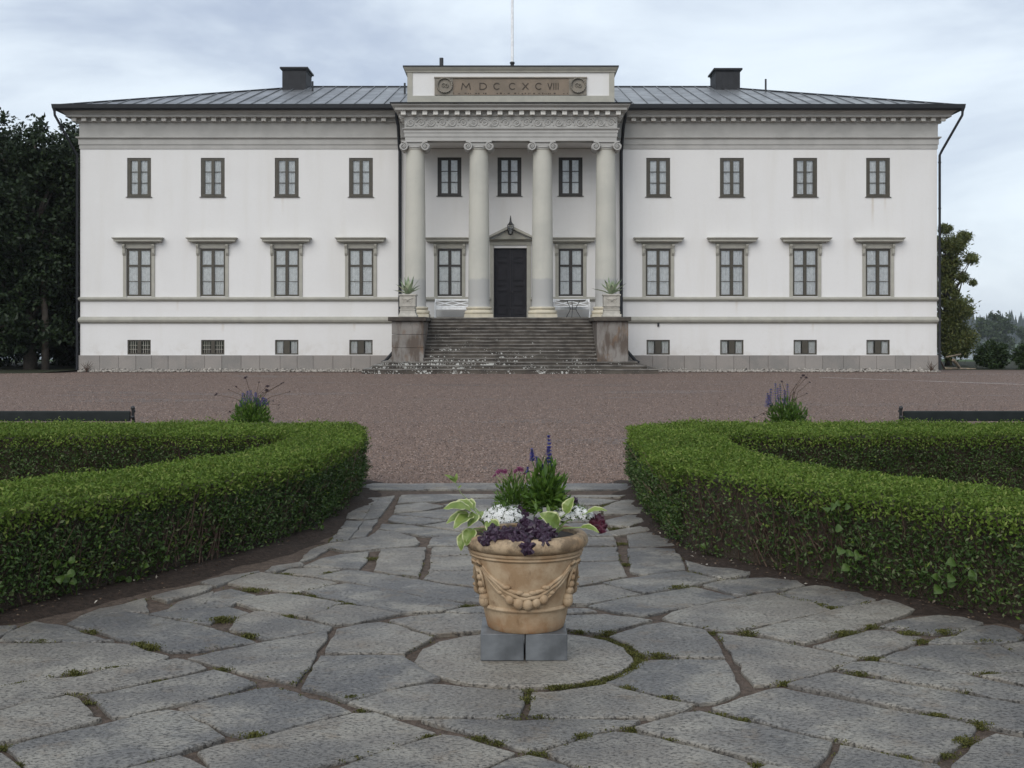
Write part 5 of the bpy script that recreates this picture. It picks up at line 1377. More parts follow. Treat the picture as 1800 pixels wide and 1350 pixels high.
def hedge(P0, label, bare, seed):
    rg = np.random.default_rng(seed)
    P = smooth_poly(P0); H = .58
    area = abs(np.sum(P[:,0]*np.roll(P[:,1],-1)-P[:,1]*np.roll(P[:,0],-1)))/2
    sg = np.sign(np.sum(P[:,0]*np.roll(P[:,1],-1)-P[:,1]*np.roll(P[:,0],-1)))
    cx0 = P.mean(0)
    t = thing('clipped_hedge', (float(cx0[0]), float(cx0[1]), 0), label, 'hedge', 'clipped box hedges beside the path')
    # woody core
    ins = inset([tuple(p) for p in P], .07)
    m = MB().prism(ins, 0, H-.07); m.build('hedge_wood', M['hedge_core'], t)
    # leaves of the clipped top
    n = int(area*7200); lo, hi = P.min(0), P.max(0)
    xy = np.empty((0,2))
    while len(xy) < n:
        c = rg.uniform(lo, hi, (n*2, 2)); c = c[inside(P, c[:,0], c[:,1])]; xy = np.concatenate([xy, c])
    xy = xy[:n]
    edge = dist_poly(P, xy[:,0], xy[:,1])
    z = H+.024*wav(xy[:,0]*1.6, xy[:,1]*1.6)-np.clip(.07-edge, 0, .07)*.55+rg.normal(-.012, .018, n)+(rg.random(n) < .035)*rg.uniform(.01,.045,n)
    ax = np.stack([rg.normal(0,.7,n), rg.normal(0,.7,n), np.abs(rg.normal(.55,.35,n))], 1)
    no = np.stack([rg.normal(0,.6,n), rg.normal(0,.6,n), np.ones(n)], 1)
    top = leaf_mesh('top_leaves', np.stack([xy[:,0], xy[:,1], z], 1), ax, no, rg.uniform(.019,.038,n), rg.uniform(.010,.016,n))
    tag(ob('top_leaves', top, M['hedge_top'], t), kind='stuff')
    # leaves of the sides
    E = np.roll(P, -1, 0)-P; Ln = np.hypot(E[:,0], E[:,1]); n = int(Ln.sum()*H*7000)
    k = rg.choice(len(P), n, p=Ln/Ln.sum()); u = rg.random(n)
    b = P[k]+E[k]*u[:,None]
    nr = np.stack([E[k][:,1], -E[k][:,0]], 1)/Ln[k][:,None]*sg
    zz = rg.random(n)**.85*H
    dep = rg.normal(-.015,.03,n)+.025*wav(b[:,0]*2, b[:,1]*2, zz*3)+.012*wav(b[:,0]*6, b[:,1]*6, zz*8)-.035*np.clip(.14-zz,0,.14)/.14
    thin = wav(b[:,0]*1.4+3, b[:,1]*1.4, zz*2)
    keep = rg.random(n) < np.clip(1.0-.22*(thin > .38)-.45*(zz < .09), .1, 1)
    for (qx, qy, qr, zl, zh, kp) in bare:
        near = np.hypot(b[:,0]-qx, b[:,1]-qy) < qr*(1+.3*wav(zz*9, b[:,0]*6, b[:,1]*4))
        keep &= ~(near & (zz > zl) & (zz < zh) & (rg.random(n) > kp))
    b, nr, zz, dep = b[keep], nr[keep], zz[keep], dep[keep]; n = len(b)
    pos = np.stack([b[:,0]+nr[:,0]*dep, b[:,1]+nr[:,1]*dep, zz], 1)
    n3 = np.stack([nr[:,0], nr[:,1], np.full(n,.25)], 1)
    ax = n3*rg.uniform(.2,.9,(n,1))+rg.normal(0,.6,(n,3)); ax[:,2] += .25
    no = n3+rg.normal(0,.55,(n,3)); no[:,2] += .3
    fresh = (zz > H-.10-.08*rg.random(n)) | (rg.random(n) < .05)  # upper side leaves take the fresh top colour with its painted light
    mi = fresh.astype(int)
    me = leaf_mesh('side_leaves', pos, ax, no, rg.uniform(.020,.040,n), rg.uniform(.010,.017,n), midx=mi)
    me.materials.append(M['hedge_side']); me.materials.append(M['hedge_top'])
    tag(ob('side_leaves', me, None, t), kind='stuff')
    # twigs showing through
    tw = MB(); rr = random.Random(seed)
    for i in range(1800):
        kk = int(rg.choice(len(P), p=Ln/Ln.sum())); uu = rr.random(); q = P[kk]+E[kk]*uu
        if q[1] > 12.4 and abs(q[0]) > 2: continue
        nx, ny = E[kk][1]/Ln[kk]*sg, -E[kk][0]/Ln[kk]*sg
        z0 = rr.uniform(.0, .35); l = rr.uniform(.10,.28); dd = rr.uniform(-.07,-.01)
        p0 = (q[0]+nx*(dd-.03), q[1]+ny*(dd-.03), z0); p1 = (q[0]+nx*(dd+rr.uniform(0,.04))+rr.uniform(-.08,.08), q[1]+ny*dd+rr.uniform(-.08,.08), min(z0+l, H-.04))
        tw.tube([p0, p1], [.004,.002], 3, cap=False)
    for (qx, qy, qr, zl, zh, kp) in bare:
        for i in range(int(430*qr/.4)):
            a = rr.uniform(0,6.28); rad = qr*math.sqrt(rr.random())
            x, y = qx+rad*math.cos(a), qy+rad*math.sin(a)
            dp = dist_poly(P, np.array([x]), np.array([y]))[0]
            if not inside(P, np.array([x]), np.array([y]))[0] or dp > .13: continue
            z0 = rr.uniform(0, zh*.7); l = rr.uniform(.12,.36)
            tw.tube([(x,y,z0),(x+rr.uniform(-.09,.09),y+rr.uniform(-.09,.09),min(z0+l,.53))], [.0045,.002], 3, cap=False)
    tag(tw.build('twigs', M['twig'], t, recalc=False), kind='stuff')
    return P
PHL = hedge(HL, 'long clipped green hedge left of the paved path', [(-1.42,11.6,.45,.0,.5,.55),(-2.2,8.5,.35,.02,.3,.7)], 21)
PHR = hedge(HR, 'clipped green hedge right of the path with a bare twiggy corner', [(1.36,8.85,.50,.03,.54,.30),(1.80,8.15,.38,.0,.38,.5)], 22)

# flagstones beyond the edges of the view, up to the hedges
rf = random.Random(19); yy = 4.34
while yy < 7.2:
    hgt = rf.uniform(.42,.58)
    for sg_ in (-1, 1):
        xx = .36*yy+rf.uniform(.0,.1)
        while xx < 4.6:
            w = rf.uniform(.55,.95)
            q = [(sg_*(xx+.012), yy+.012), (sg_*(xx+w-.012), yy+.012+rf.uniform(-.01,.02)), (sg_*(xx+w-.012), yy+hgt-.012), (sg_*(xx+.012), yy+hgt-.012)]
            cc = q+[((q[0][0]+q[2][0])/2, yy+hgt/2), ((q[0][0]+q[1][0])/2, yy+.01), ((q[0][0]+q[1][0])/2, yy+hgt-.01), (q[0][0], yy+hgt/2)]
            ax_, ay_ = np.array([p[0] for p in cc]), np.array([p[1] for p in cc])
            hit = any(inside(np.array(S_), ax_, ay_).any() for S_ in STONES)
            hed = inside(PHL if sg_ < 0 else PHR, ax_, ay_).sum() > 5
            if not hit and not hed: flagstone(q, rf, .12); xx += w
            else: xx += .12
    yy += hgt

# dark soil the hedges grow in
for P, nm in ((PHL, 'l'), (PHR, 'r')):
    lo, hi = P.min(0)-.75, P.max(0)+.75
    xs = np.arange(lo[0], hi[0], .06); ys = np.arange(lo[1], min(hi[1], 13.75), .06)
    GX, GY = np.meshgrid(xs, ys); fxx, fyy = GX.ravel(), GY.ravel()
    d = dist_poly(P, fxx, fyy); d[inside(P, fxx, fyy)] = 0
    wob = .09*wav(fxx*2.3, fyy*2.3)+.05*wav(fxx*6, fyy*5)
    zz = .022-np.clip(d+wob+(.04 if nm == 'r' else .03), 0, 1)*(.19 if nm == 'r' else .17)
    m = MB(); m.v = [(float(a), float(b), float(c)) for a, b, c in zip(fxx, fyy, zz)]
    nx = len(xs)
    for j in range(len(ys)-1):
        for i in range(nx-1):
            a = j*nx+i
            if min(d[a], d[a+1], d[a+nx], d[a+nx+1]) < .70: m.f.append((a, a+1, a+nx+1, a+nx))
    tag(m.build('soil_bed', M['soil'], recalc=False, smooth='all'), kind='structure')

# litter of fallen leaves and petals on the soil
n = 420; rg = np.random.default_rng(5)
pts = []
while len(pts) < n:
    P = PHR if rg.random() < .65 else PHL
    k = rg.integers(len(P)); q = P[k]
    if q[1] > 10 or abs(q[0]) > 3: continue
    a = rg.uniform(0, 6.28); rad = rg.uniform(.02,.3)
    x, y = q[0]+rad*math.cos(a), q[1]+rad*math.sin(a)
    if inside(P, np.array([x]), np.array([y]))[0]: continue
    pts.append((x, y, .022-max(0, dist_poly(P, np.array([x]), np.array([y]))[0])*.06+.006))
pts = np.array(pts); ax = rg.normal(0,1,(n,3)); ax[:,2] *= .15; no = rg.normal(0,.25,(n,3)); no[:,2] = 1
lm = leafmat('dry fallen leaves', (0.10,0.055,0.03), (0.16,0.11,0.07), (0.45,0.42,0.36), .7, .1)
o = ob('fallen_leaves', leaf_mesh('fallen_leaves', pts, ax, no, rg.uniform(.012,.032,n), rg.uniform(.008,.016,n)), lm)
tag(o, 'small dry leaves and petals fallen on the soil below the hedges', 'leaves', kind='stuff')

# broad-leaved weeds pushing out of the hedge foot
def broad_leaf(m, base, tip, w, droop=.1, up=Vector((0,0,1)), n=5):
    base, tip = Vector(base), Vector(tip); ax = tip-base; L = ax.length
    side = ax.cross(up)
    if side.length < 1e-6: side = Vector((1,0,0))
    side.normalize(); nn = side.cross(ax).normalized()
    rows = []
    for i in range(n+1):
        u = i/n; wd = w*math.sin(math.pi*min(1, u*.94+.06)**.8)*.5+.0008
        c = base+ax*u+nn*(math.sin(math.pi*u)*droop*L)-Vector((0,0,droop*L*u*u))
        rows.append((c+side*wd+nn*wd*.28, c, c-side*wd+nn*wd*.28))
    for i in range(n):
        A, B = rows[i], rows[i+1]
        m.poly([A[0],A[1],B[1],B[0]]); m.poly([A[1],A[2],B[2],B[1]])
def weed(px, py, d, size, nleaf, label, seed):
    x, z = fx(px, d), fz(py, d)
    r = random.Random(seed)
    t = thing('broadleaf_weed', (x, d, 0), label, 'weed', 'weeds in the hedges')
    st_ = MB()
    for k in range(nleaf):
        a = r.uniform(-2.9, -.25); s = size*r.uniform(.8,1.25)
        b = Vector((r.uniform(-.10,.10), r.uniform(-.01,.05), max(.02, z+r.uniform(-.09,.07))))
        tip = b+Vector((math.cos(a)*s*.8, math.sin(a)*s*.45, r.uniform(-.55,.5)*s))
        m = MB(); broad_leaf(m, b, tip, s*.78, .12, Vector((r.uniform(-.3,.3),-.8,.7))); m.build('leaf', M['weed'], t, keep=False, recalc=False, smooth='all')
        st_.tube([(b.x*.5,.10,max(.0,b.z-.09)),(b.x*.8,.05,b.z-.03),tuple(b)], [.003,.003,.002], 4)
    st_.build('stem', M['weed'], t, keep=False, recalc=False)
weed(115, 1005, 7.35, 0.060, 11, 'bright broad-leaved weed at the foot of the left hedge near the frame edge', 1)
weed(265, 975, 8.15, 0.048, 8, 'cluster of rounded weed leaves low in the middle of the left hedge', 2)
weed(225, 1018, 7.9, 0.048, 8, 'small weed at soil level below the left hedge', 3)
weed(365, 905, 8.65, 0.056, 6, 'weed sprouting from the upper face of the left hedge', 4)
weed(545, 935, 9.95, 0.056, 9, 'bright green weed at the path end of the left hedge', 5)
weed(1470, 905, 7.75, 0.064, 6, 'broad-leaved weed in the face of the right hedge', 6)
weed(1505, 975, 7.55, 0.056, 8, 'green weed low in the face of the right hedge', 7)
weed(1680, 1010, 7.0, 0.064, 9, 'large-leaved weed at the foot of the right hedge near the frame edge', 8)
weed(1255, 955, 8.85, 0.040, 6, 'tiny weed at the bare corner of the right hedge', 9)

# ================================================================== moss in the joints
mp_, ms_ = [], []
rg = np.random.default_rng(9)
def gp(px, py): d = 1.55*2280/(py-580); return fx(px, d), d
T_ = {1:(0,1060,4),2:(400,1060,4),3:(850,1060,4),4:(1250,1060,3.2727),5:(380,850,3.83),6:(850,850,3.83),7:(1180,960,4.737),8:(1400,1020,4.5)}
SPOT = [(1,530,497,.05,1),(1,1060,310,.07,1),(1,990,292,.05,1),(1,1560,115,.08,1.6),(1,1750,230,.05,1),(1,650,195,.06,.7),(1,300,258,.10,.6),(1,820,450,.08,.6),(1,150,565,.06,.6),(1,560,630,.06,.8),(1,1080,545,.07,.7),(1,1560,460,.05,.7),(1,620,690,.05,.5),(1,20,1010,.05,.7),(1,150,1130,.06,.5),
 (2,190,935,.05,1.2),(2,430,88,.05,.8),(2,160,225,.05,.9),(2,870,668,.04,1),(2,1420,935,.04,.8),(2,940,752,.03,.6),(2,1760,945,.05,.8),(2,860,5,.05,.7),
 (3,315,680,.04,1),(3,320,625,.03,1),(3,170,790,.06,.7),(3,400,790,.05,.5),(3,690,945,.06,1),(3,1050,880,.05,.7),(3,370,1055,.06,.8),(3,1300,960,.04,.6),(3,1320,655,.05,.9),(3,1020,592,.05,.9),(3,1230,372,.07,1),(3,870,215,.05,1),(3,680,195,.05,.7),(3,1610,205,.03,.9),(3,1640,780,.06,.6),(3,760,1145,.04,.9),(3,100,975,.06,.6),
 (4,1590,215,.07,1.6),(4,1430,795,.09,1.3),(4,1530,700,.06,1),(4,1300,640,.07,.9),(4,210,175,.05,1),(4,770,175,.09,1),(4,900,130,.08,.9),(4,420,455,.06,.7),(4,1140,880,.06,.7),(4,190,665,.05,.7),(4,1330,165,.06,1),(4,1200,215,.07,.9),(4,940,315,.06,.8),(4,1130,165,.08,.7),(4,640,5,.08,.8),(4,1500,505,.06,.5),(4,1600,400,.07,.5),(4,850,400,.06,.5),(4,1340,870,.06,.6),(4,260,925,.04,.5),
 (5,650,755,.09,.8),(5,880,795,.08,.9),(5,530,738,.06,.6),(5,760,600,.10,.7),(5,480,605,.10,.6),(5,1690,820,.06,.7),(5,1050,500,.07,.5),(5,240,710,.10,.6),
 (6,1290,700,.09,1),(6,930,400,.07,.6),(6,960,540,.06,.6),(6,880,300,.10,.4),(6,1380,600,.08,.5),(6,840,145,.15,.4),(7,60,335,.10,.9),(7,1220,445,.10,.8),(7,1340,505,.07,.8),(7,1560,465,.09,.9)]
def moss_at(x, y, rad, dens):
    n = int(420*dens*(rad/.06)**1.3)
    a = rg.uniform(0, 6.28, n); q = rad*np.abs(rg.normal(0,.5,n))
    P = np.stack([x+q*np.cos(a)*1.3, y+q*np.sin(a)*.7, np.full(n, .0)], 1)
    P[:,2] = -.014+rg.uniform(0,.016,n)*(1+.7*(dens > .9))
    mp_.append(P)
for t, a, b, rad, dens in SPOT:
    ox, oy, s = T_[t]; moss_at(*gp(ox+a/s, oy+b/s), rad, dens)
for k in range(70):                               # right half of the ring round the disc
    a = R(-78+k/69*125); rr_ = .535+rg.normal(0,.012)
    moss_at(PC[0]+rr_*math.cos(a), PC[1]+rr_*math.sin(a), .035, .32+.22*math.sin(k*.7))
for q in STONES:                                  # thin growth here and there along every joint
    for i in range(len(q)):
        a, b = Vector(q[i-1]), Vector(q[i])
        for k in range(int((b-a).length/.05)):
            p = a.lerp(b, rg.random())
            if wav(np.array([p.x*2.2]), np.array([p.y*2.2]))[0] > .30: moss_at(p.x, p.y, .020, .13)
P = np.concatenate(mp_); n = len(P)
# keep moss in the joints, off the stone tops
onstone = np.zeros(n, bool)
for q in STONES:
    qa = np.array(q); lo, hi = qa.min(0), qa.max(0)
    box = (P[:,0] > lo[0]) & (P[:,0] < hi[0]) & (P[:,1] > lo[1]) & (P[:,1] < hi[1])
    idx = np.where(box)[0]
    if len(idx):
        i2 = idx[inside(qa, P[idx,0], P[idx,1])]
        if len(i2): onstone[i2[dist_poly(qa, P[i2,0], P[i2,1]) > .014]] = True
P = P[~onstone]; n = len(P)
ax = rg.normal(0,.55,(n,3)); ax[:,2] = np.abs(rg.normal(.8,.3,n)); no = rg.normal(0,1,(n,3)); no[:,2] = np.abs(no[:,2])
o = ob('joint_moss', leaf_mesh('joint_moss', P, ax, no, rg.uniform(.005,.014,n), rg.uniform(.004,.008,n)), M['moss'])
tag(o, 'green moss and tufts growing in the joints between flagstones', 'moss', kind='stuff')

# ================================================================== terracotta pot
def make_pot(x, y, z, label, rot=0):
    t = thing('terracotta_pot', (x, y, z), label, 'pot', 'terracotta pots with garlands')
    t.rotation_euler.z = rot
    prof = [(.178,0),(.184,.006),(.190,.03),(.207,.104),(.216,.106),(.219,.112),(.216,.121),(.210,.124),(.218,.16),(.262,.338),(.262,.345),(.268,.347),(.272,.353),(.268,.360),(.270,.364),(.276,.367),(.278,.374),(.272,.380)]
    MB().lathe(prof, 72).build('pot_body', M['terracotta'], t, keep=False, smooth=True)
    rim = [(.262,.379)]+[(.268+.032*math.cos(a), .418+.036*math.sin(a)) for a in [R(q) for q in range(-75, 91, 15)]]+[(.255,.455),(.246,.448),(.240,.40),(.235,.36)]
    MB().lathe(rim, 72, cap=False).build('rim', M['terracotta'], t, keep=False, smooth=True)
    MB().lathe([(.0,.445),(.12,.442),(.244,.43)], 24, cap=False).build('soil', M['potsoil'], t, keep=False, smooth='all')
    def surf(a, zz, off=0):
        r_ = .210+(zz-.124)*(.262-.210)/(.338-.124)+off
        return (r_*math.sin(a), -r_*math.cos(a), zz)
    rr = random.Random(4)
    for g in range(3):
        a0 = g*2*math.pi/3
        m = MB(); N = 26
        span = R(56)
        for j in range(4):                         # draped folds of the swag
            pts_, rad_ = [], []
            for i in range(N+1):
                u = -1+2*i/N; dp = .135+.014*j
                pts_.append(surf(a0+u*span, .330-.006*j-dp*(1-abs(u)**1.8)+.003*math.sin(i*1.3+j*2), .003+.003*(j % 2)))
                rad_.append(.005+.0065*(1-abs(u)**2)+.0012*math.sin(i*2.1+j))
            m.tube(pts_, rad_, 6)
        for k in range(9):                         # leaves tucked round the fruit
            u = -.52+.13*k; zz = .330-.150*(1-abs(u)**1.8)+(.020 if k % 2 else -.026)
            c0 = surf(a0+u*span, zz, .008)
            m.ball(c0, .017, 7, 5, (1.25, .55, .62))
        gl = m.build('garland', M['terracotta'], t, keep=False, recalc=False, smooth='all')
        for k, u in enumerate((-.34,-.16,.03,.21,.36)):
            a = a0+u*span; zz = .325-.165*(1-abs(u)**1.9)-.012
            f = MB().ball(surf(a, zz, .012), .0255 if k in (1, 2) else .022, 10, 7, (1,.85,1.1)); f.build('fruit', M['terracotta'], gl, keep=False, smooth='all')
        # ribbon bow and hanging drop between two swags
        ab = a0+math.pi/3
        m = MB()
        for s in (-1, 1):
            m.tube([surf(ab,.325,.006),surf(ab+s*.10,.338,.016),surf(ab+s*.14,.322,.012),surf(ab,.318,.006)], .008, 5)
            m.tube([surf(ab+s*.03,.315,.006),surf(ab+s*.09,.25,.008),surf(ab+s*.07,.19,.004)], [.009,.007,.003], 5)
        for k in range(5): m.ball(surf(ab, .29-k*.032, .008), .013+.003*k, 8, 6)
        m.ball(surf(ab, .145, .012), .026, 10, 7, (1,.9,1.25))
        m.build('ribbon_drop', M['terracotta'], t, keep=False, smooth='all')
    return t

PX, PY, PZB = .066, 6.24, .128
for i, (a, b, lb) in enumerate(((fx(845,6.06), fx(921,6.06), 'left of two wet grey concrete blocks under the terracotta pot'), (fx(923.5,6.06), fx(997,6.06), 'right of two wet grey concrete blocks under the terracotta pot'))):
    m = MB().box(-(b-a)/2, (b-a)/2, -.18, .18, 0, .125)
    o = m.build('concrete_block', M['block'], bevel=.003, loc=((a+b)/2, 6.245, .0025)); tag(o, lb, 'block', 'blocks under the pot')
    o.rotation_euler.z = R(.4 if i else -.3)
make_pot(PX, PY, PZB, 'ochre terracotta pot with fruit garland on the round flagstone')

FL = {}
FL['hosta'] = None
def mk_hosta():
    m = NT('variegated hosta leaf')
    i = m.island(); n_ = m.noise(18, 3)
    c = m.mix(m.ramp(n_, .35, .65), (.15,.22,.045), (.24,.31,.08))
    m.col(c).rough(.4)
    tr_ = m.n.new('ShaderNodeBsdfTranslucent'); m.link(c, tr_.inputs['Color'])
    ms = m.n.new('ShaderNodeMixShader'); ms.inputs[0].default_value = .3
    m.link(m.b.outputs[0], ms.inputs[1]); m.link(tr_.outputs[0], ms.inputs[2]); m.link(ms.outputs[0], m.out.inputs['Surface'])
    return m.m
FL['hosta'] = mk_hosta()
FL['cream'] = plain('cream hosta leaf edge', (.42,.44,.22), .5)
FL['stalk'] = plain('pale green stalk', (.22,.30,.10), .5)
FL['green'] = leafmat('salvia leaves', (.045,.095,.016), (.085,.160,.024), (.14,.22,.04), .45, .25)
FL['blue'] = leafmat('violet blue salvia florets', (.045,.042,.23), (.095,.085,.42), (.16,.15,.55), .6, .15)
FL['plum'] = leafmat('plum daisy petals', (.075,.010,.035), (.15,.022,.075), (.24,.04,.13), .55, .15)
FL['wine'] = leafmat('dark wine dahlia petals', (.012,.004,.006), (.022,.006,.010), (.03,.008,.012), .6, .1)
FL['white'] = leafmat('white florets', (.70,.70,.68), (.82,.82,.80), (.86,.86,.85), .6, .25)
FL['heuchera'] = leafmat('purple heuchera leaves', (.018,.008,.018), (.036,.018,.036), (.075,.045,.075), .35, .1)
FL['maroon'] = leafmat('maroon heuchera underside', (.045,.008,.016), (.075,.012,.028), (.10,.02,.04), .4, .2)

def at(px, py, d): return Vector((fx(px, d), d, fz(py, d)))
def z7(u, v, d): return at(750+u/2.934, 740+v/2.934, d)

def hosta(label, leaves, root, cat='hosta'):
    t = thing('hosta_plant', tuple(root), label, cat)
    st_ = MB()
    for (b, tip, w, up) in leaves:
        m = MB(); b, tip = Vector(b), Vector(tip); up = Vector(up).normalized()
        ax = tip-b; L = ax.length; side = ax.cross(up).normalized(); nn = side.cross(ax).normalized()
        n = 9; rows = []
        for i in range(n+1):
            q = i/n; wd = w*.66*(math.sin(math.pi*(q**.75))**.8 if 0 < q < 1 else 0)+.0006
            c = b+ax*q+nn*(math.sin(math.pi*q)*.10*L)-nn*(.10*L*q*q)
            ruf = .06*w*math.sin(i*2.1)
            rows.append([c+side*wd*s_+nn*(abs(s_)*wd*.35+ruf*abs(s_)) for s_ in (1,.80,.4,0,-.4,-.80,-1)])
        ef = []
        for i in range(n):
            for k in range(6):
                m.poly([rows[i][k], rows[i][k+1], rows[i+1][k+1], rows[i+1][k]]); ef.append(1 if k in (0, 5) else 0)
        me = m.mesh('leaf', recalc=False, smooth='all')
        me.materials.append(FL['hosta']); me.materials.append(FL['cream'])
        if len(me.polygons) == len(ef): me.polygons.foreach_set('material_index', ef)
        ob('leaf', me, None, t)
        mid = (Vector(root)+b)/2+Vector((0,0,.03))
        st_.tube([tuple(root), tuple(mid), tuple(b), tuple(b+ax*.3+nn*.05*L)], [.004,.0035,.003,.001], 5)
    st_.build('stalk', FL['stalk'], t, recalc=False)
    return t
zs = PZB+.41
rootL = Vector((PX-.15, PY-.02, zs))
d1 = 6.17
hosta('yellow-green hosta with drooping leaves at the left of the pot', [
    (z7(235,470,d1), z7(92,440,d1-.08), .060, (.1,-.5,1)), (z7(240,455,d1+.03), z7(130,415,d1+.05), .055, (0,-.3,1)),
    (z7(235,490,d1), z7(140,545,d1-.10), .055, (-.2,-.7,.8)), (z7(225,485,d1), z7(98,520,d1-.02), .045, (-.1,-.6,.8)),
    (z7(250,450,d1+.05), z7(165,425,d1+.1), .055, (.2,-.6,.8)), (z7(240,555,d1-.03), z7(200,640,d1-.07), .055, (-.4,-1,.15)),
    (z7(205,575,d1-.02), z7(172,668,d1-.05), .045, (-.6,-1,.2)), (z7(370,565,d1-.08), z7(300,520,d1-.05), .055, (.2,-1,.4)),
    (z7(255,480,d1+.02), z7(215,540,d1-.06), .04, (.2,-.8,.6)), (z7(265,470,d1+.08), z7(290,500,d1+.0), .035, (.3,-.8,.6))], rootL)
rootR = Vector((PX+.10, PY-.03, zs))
hosta('variegated hosta with upright leaves at the right of the pot', [
    (z7(680,545,d1-.04), z7(588,475,d1-.07), .064, (.5,-1,.5)), (z7(718,478,d1-.02), z7(755,392,d1-.02), .045, (-.7,-1,.2)),
    (z7(825,475,d1), z7(930,455,d1-.02), .030, (0,-.5,1)), (z7(790,550,d1-.03), z7(890,568,d1-.08), .032, (.2,-.6,1)),
    (z7(790,490,d1+.03), z7(760,455,d1+.05), .040, (.1,-1,.5))], rootR)
# slender climbing sprig on the left
t = thing('trailing_sprig', (PX-.17, PY, zs), 'thin leaning sprig with yellowish leaves above the left hosta', 'sprig')
sp = [z7(255,470,d1+.1), z7(215,410,d1+.08), z7(175,370,d1+.05), z7(150,320,d1+.03), z7(135,300,d1+.02)]
MB().tube([tuple(p) for p in sp], [.002,.0018,.0015,.0012,.001], 5).build('stem', FL['stalk'], t)
for b, e, w in ((z7(150,318,d1),z7(92,270,d1-.03),.022),(z7(148,310,d1),z7(155,265,d1),.016),(z7(140,300,d1),z7(110,285,d1-.05),.016),(z7(165,345,d1),z7(180,330,d1),.008)):
    m = MB(); broad_leaf(m, b, e, w, .08, Vector((.2,-.8,.6))); m.build('leaf', FL['hosta'], t, recalc=False, smooth='all')

def bush_leaves(c, rad, n, ln, wd, seed, up=.5, zlo=-.2):
    rg = np.random.default_rng(seed)
    u = unit(rg.normal(0,1,(n,3))); u[:,2] = np.abs(u[:,2])*(1-zlo)+zlo*rg.random(n)
    r_ = rg.random(n)**.45
    pos = np.array(c)+u*r_[:,None]*np.array(rad)
    ax = u*1.0+rg.normal(0,.4,(n,3)); ax[:,2] += up
    no = u*.6+rg.normal(0,.5,(n,3)); no[:,2] += .6
    return pos, ax, no, rg.uniform(ln*.7, ln*1.15, n), rg.uniform(wd*.7, wd*1.1, n)
def spike(m, base, tip, seed, rad=.011, n=150):
    """whorled florets up a flower spike"""
    rg = np.random.default_rng(seed); base, tip = np.array(base), np.array(tip)
    k = np.floor(rg.random(n)*11)/11+rg.normal(0,.012,n); k = np.clip(k, 0, 1)
    a = rg.uniform(0, 6.28, n); rr_ = rad*(1-.65*k)*rg.uniform(.5,1.1,n)
    pos = base+(tip-base)*k[:,None]+np.stack([np.cos(a)*rr_, np.sin(a)*rr_, np.zeros(n)], 1)
    ax = np.stack([np.cos(a), np.sin(a), np.full(n,.7)], 1); no = np.stack([-np.cos(a)*.3, -np.sin(a)*.3, np.ones(n)], 1)
    return pos, ax, no, rg.uniform(.008,.014,n), rg.uniform(.005,.009,n)

# blue salvia
d2 = 6.27
sc_ = z7(615,380,d2)
t = thing('blue_salvia', (sc_.x, d2, zs), 'bushy green salvia with violet blue spikes in the middle of the pot', 'salvia')
ob('foliage', leaf_mesh('foliage', *bush_leaves((sc_.x, d2-.02, sc_.z-.03), (.115,.10,.115), 640, .062, .020, 3, .3, -.95)), FL['green'], t)
stm = MB()
for i, (u0, v0, u1, v1, n, rd) in enumerate(((640,265,627,62,300,.019),(628,220,627,130,110,.017),(545,205,542,138,140,.015),(583,262,565,180,150,.017),(518,268,522,236,50,.010),(605,250,590,215,50,.009))):
    b, e = z7(u0,v0,d2), z7(u1,v1,d2)
    ob('flower_spike', leaf_mesh('flower_spike', *spike(None, b, e, 40+i, rd, n)), FL['blue'], t)
    stm.tube([(sc_.x,d2,sc_.z-.05), tuple(b), tuple(e)], [.003,.0025,.001], 5)
stm.build('stem', FL['green'], t, recalc=False)
# plum daisies
dc = z7(452,390,6.30)
t = thing('plum_daisy_plant', (dc.x, 6.30, zs), 'leafy plant with plum purple daisy heads left of the salvia', 'daisy')
ob('foliage', leaf_mesh('foliage', *bush_leaves((dc.x, 6.29, dc.z-.02), (.11,.07,.085), 480, .042, .011, 5, .7, -.95)), FL['green'], t)
stm = MB()
def head(c, r_, tilt, mat, t, seed, npet=16):
    rr = random.Random(seed); m = MB(); tilt = Vector(tilt).normalized(); s1 = tilt.orthogonal().normalized(); s2 = tilt.cross(s1)
    for k in range(npet):
        a = 2*math.pi*k/npet; d_ = s1*math.cos(a)+s2*math.sin(a)
        broad_leaf(m, Vector(c)+d_*r_*.15, Vector(c)+d_*r_+tilt*r_*rr.uniform(-.1,.45), r_*.42, .1, tilt, 3)
    m.ball(tuple(Vector(c)+tilt*r_*.1), r_*.28, 7, 5)
    return m.build('flower_head', mat, t, recalc=False, smooth='all')
for i, (u, v, r_, tl) in enumerate(((352,282,.013,(-.6,-.3,.8)),(372,262,.017,(-.3,-.6,.7)),(398,262,.019,(.1,-.5,.9)),(462,258,.017,(-.4,-.4,.8)),(482,248,.021,(.3,-.5,.8)),(448,300,.008,(0,0,1)),(358,318,.007,(0,0,1)),(505,272,.010,(0,0,1)),(425,285,.007,(0,0,1)))):
    c = z7(u, v, 6.27+.01*(i % 3)); head(c, r_, tl, FL['plum'], t, i)
    stm.tube([(dc.x+random.uniform(-.03,.03),6.30,dc.z-.04),tuple((c+Vector((dc.x,6.3,dc.z)))/2+Vector((0,0,.02))),tuple(c)], [.0025,.002,.0015], 4)
stm.build('stem', FL['stalk'], t, recalc=False)
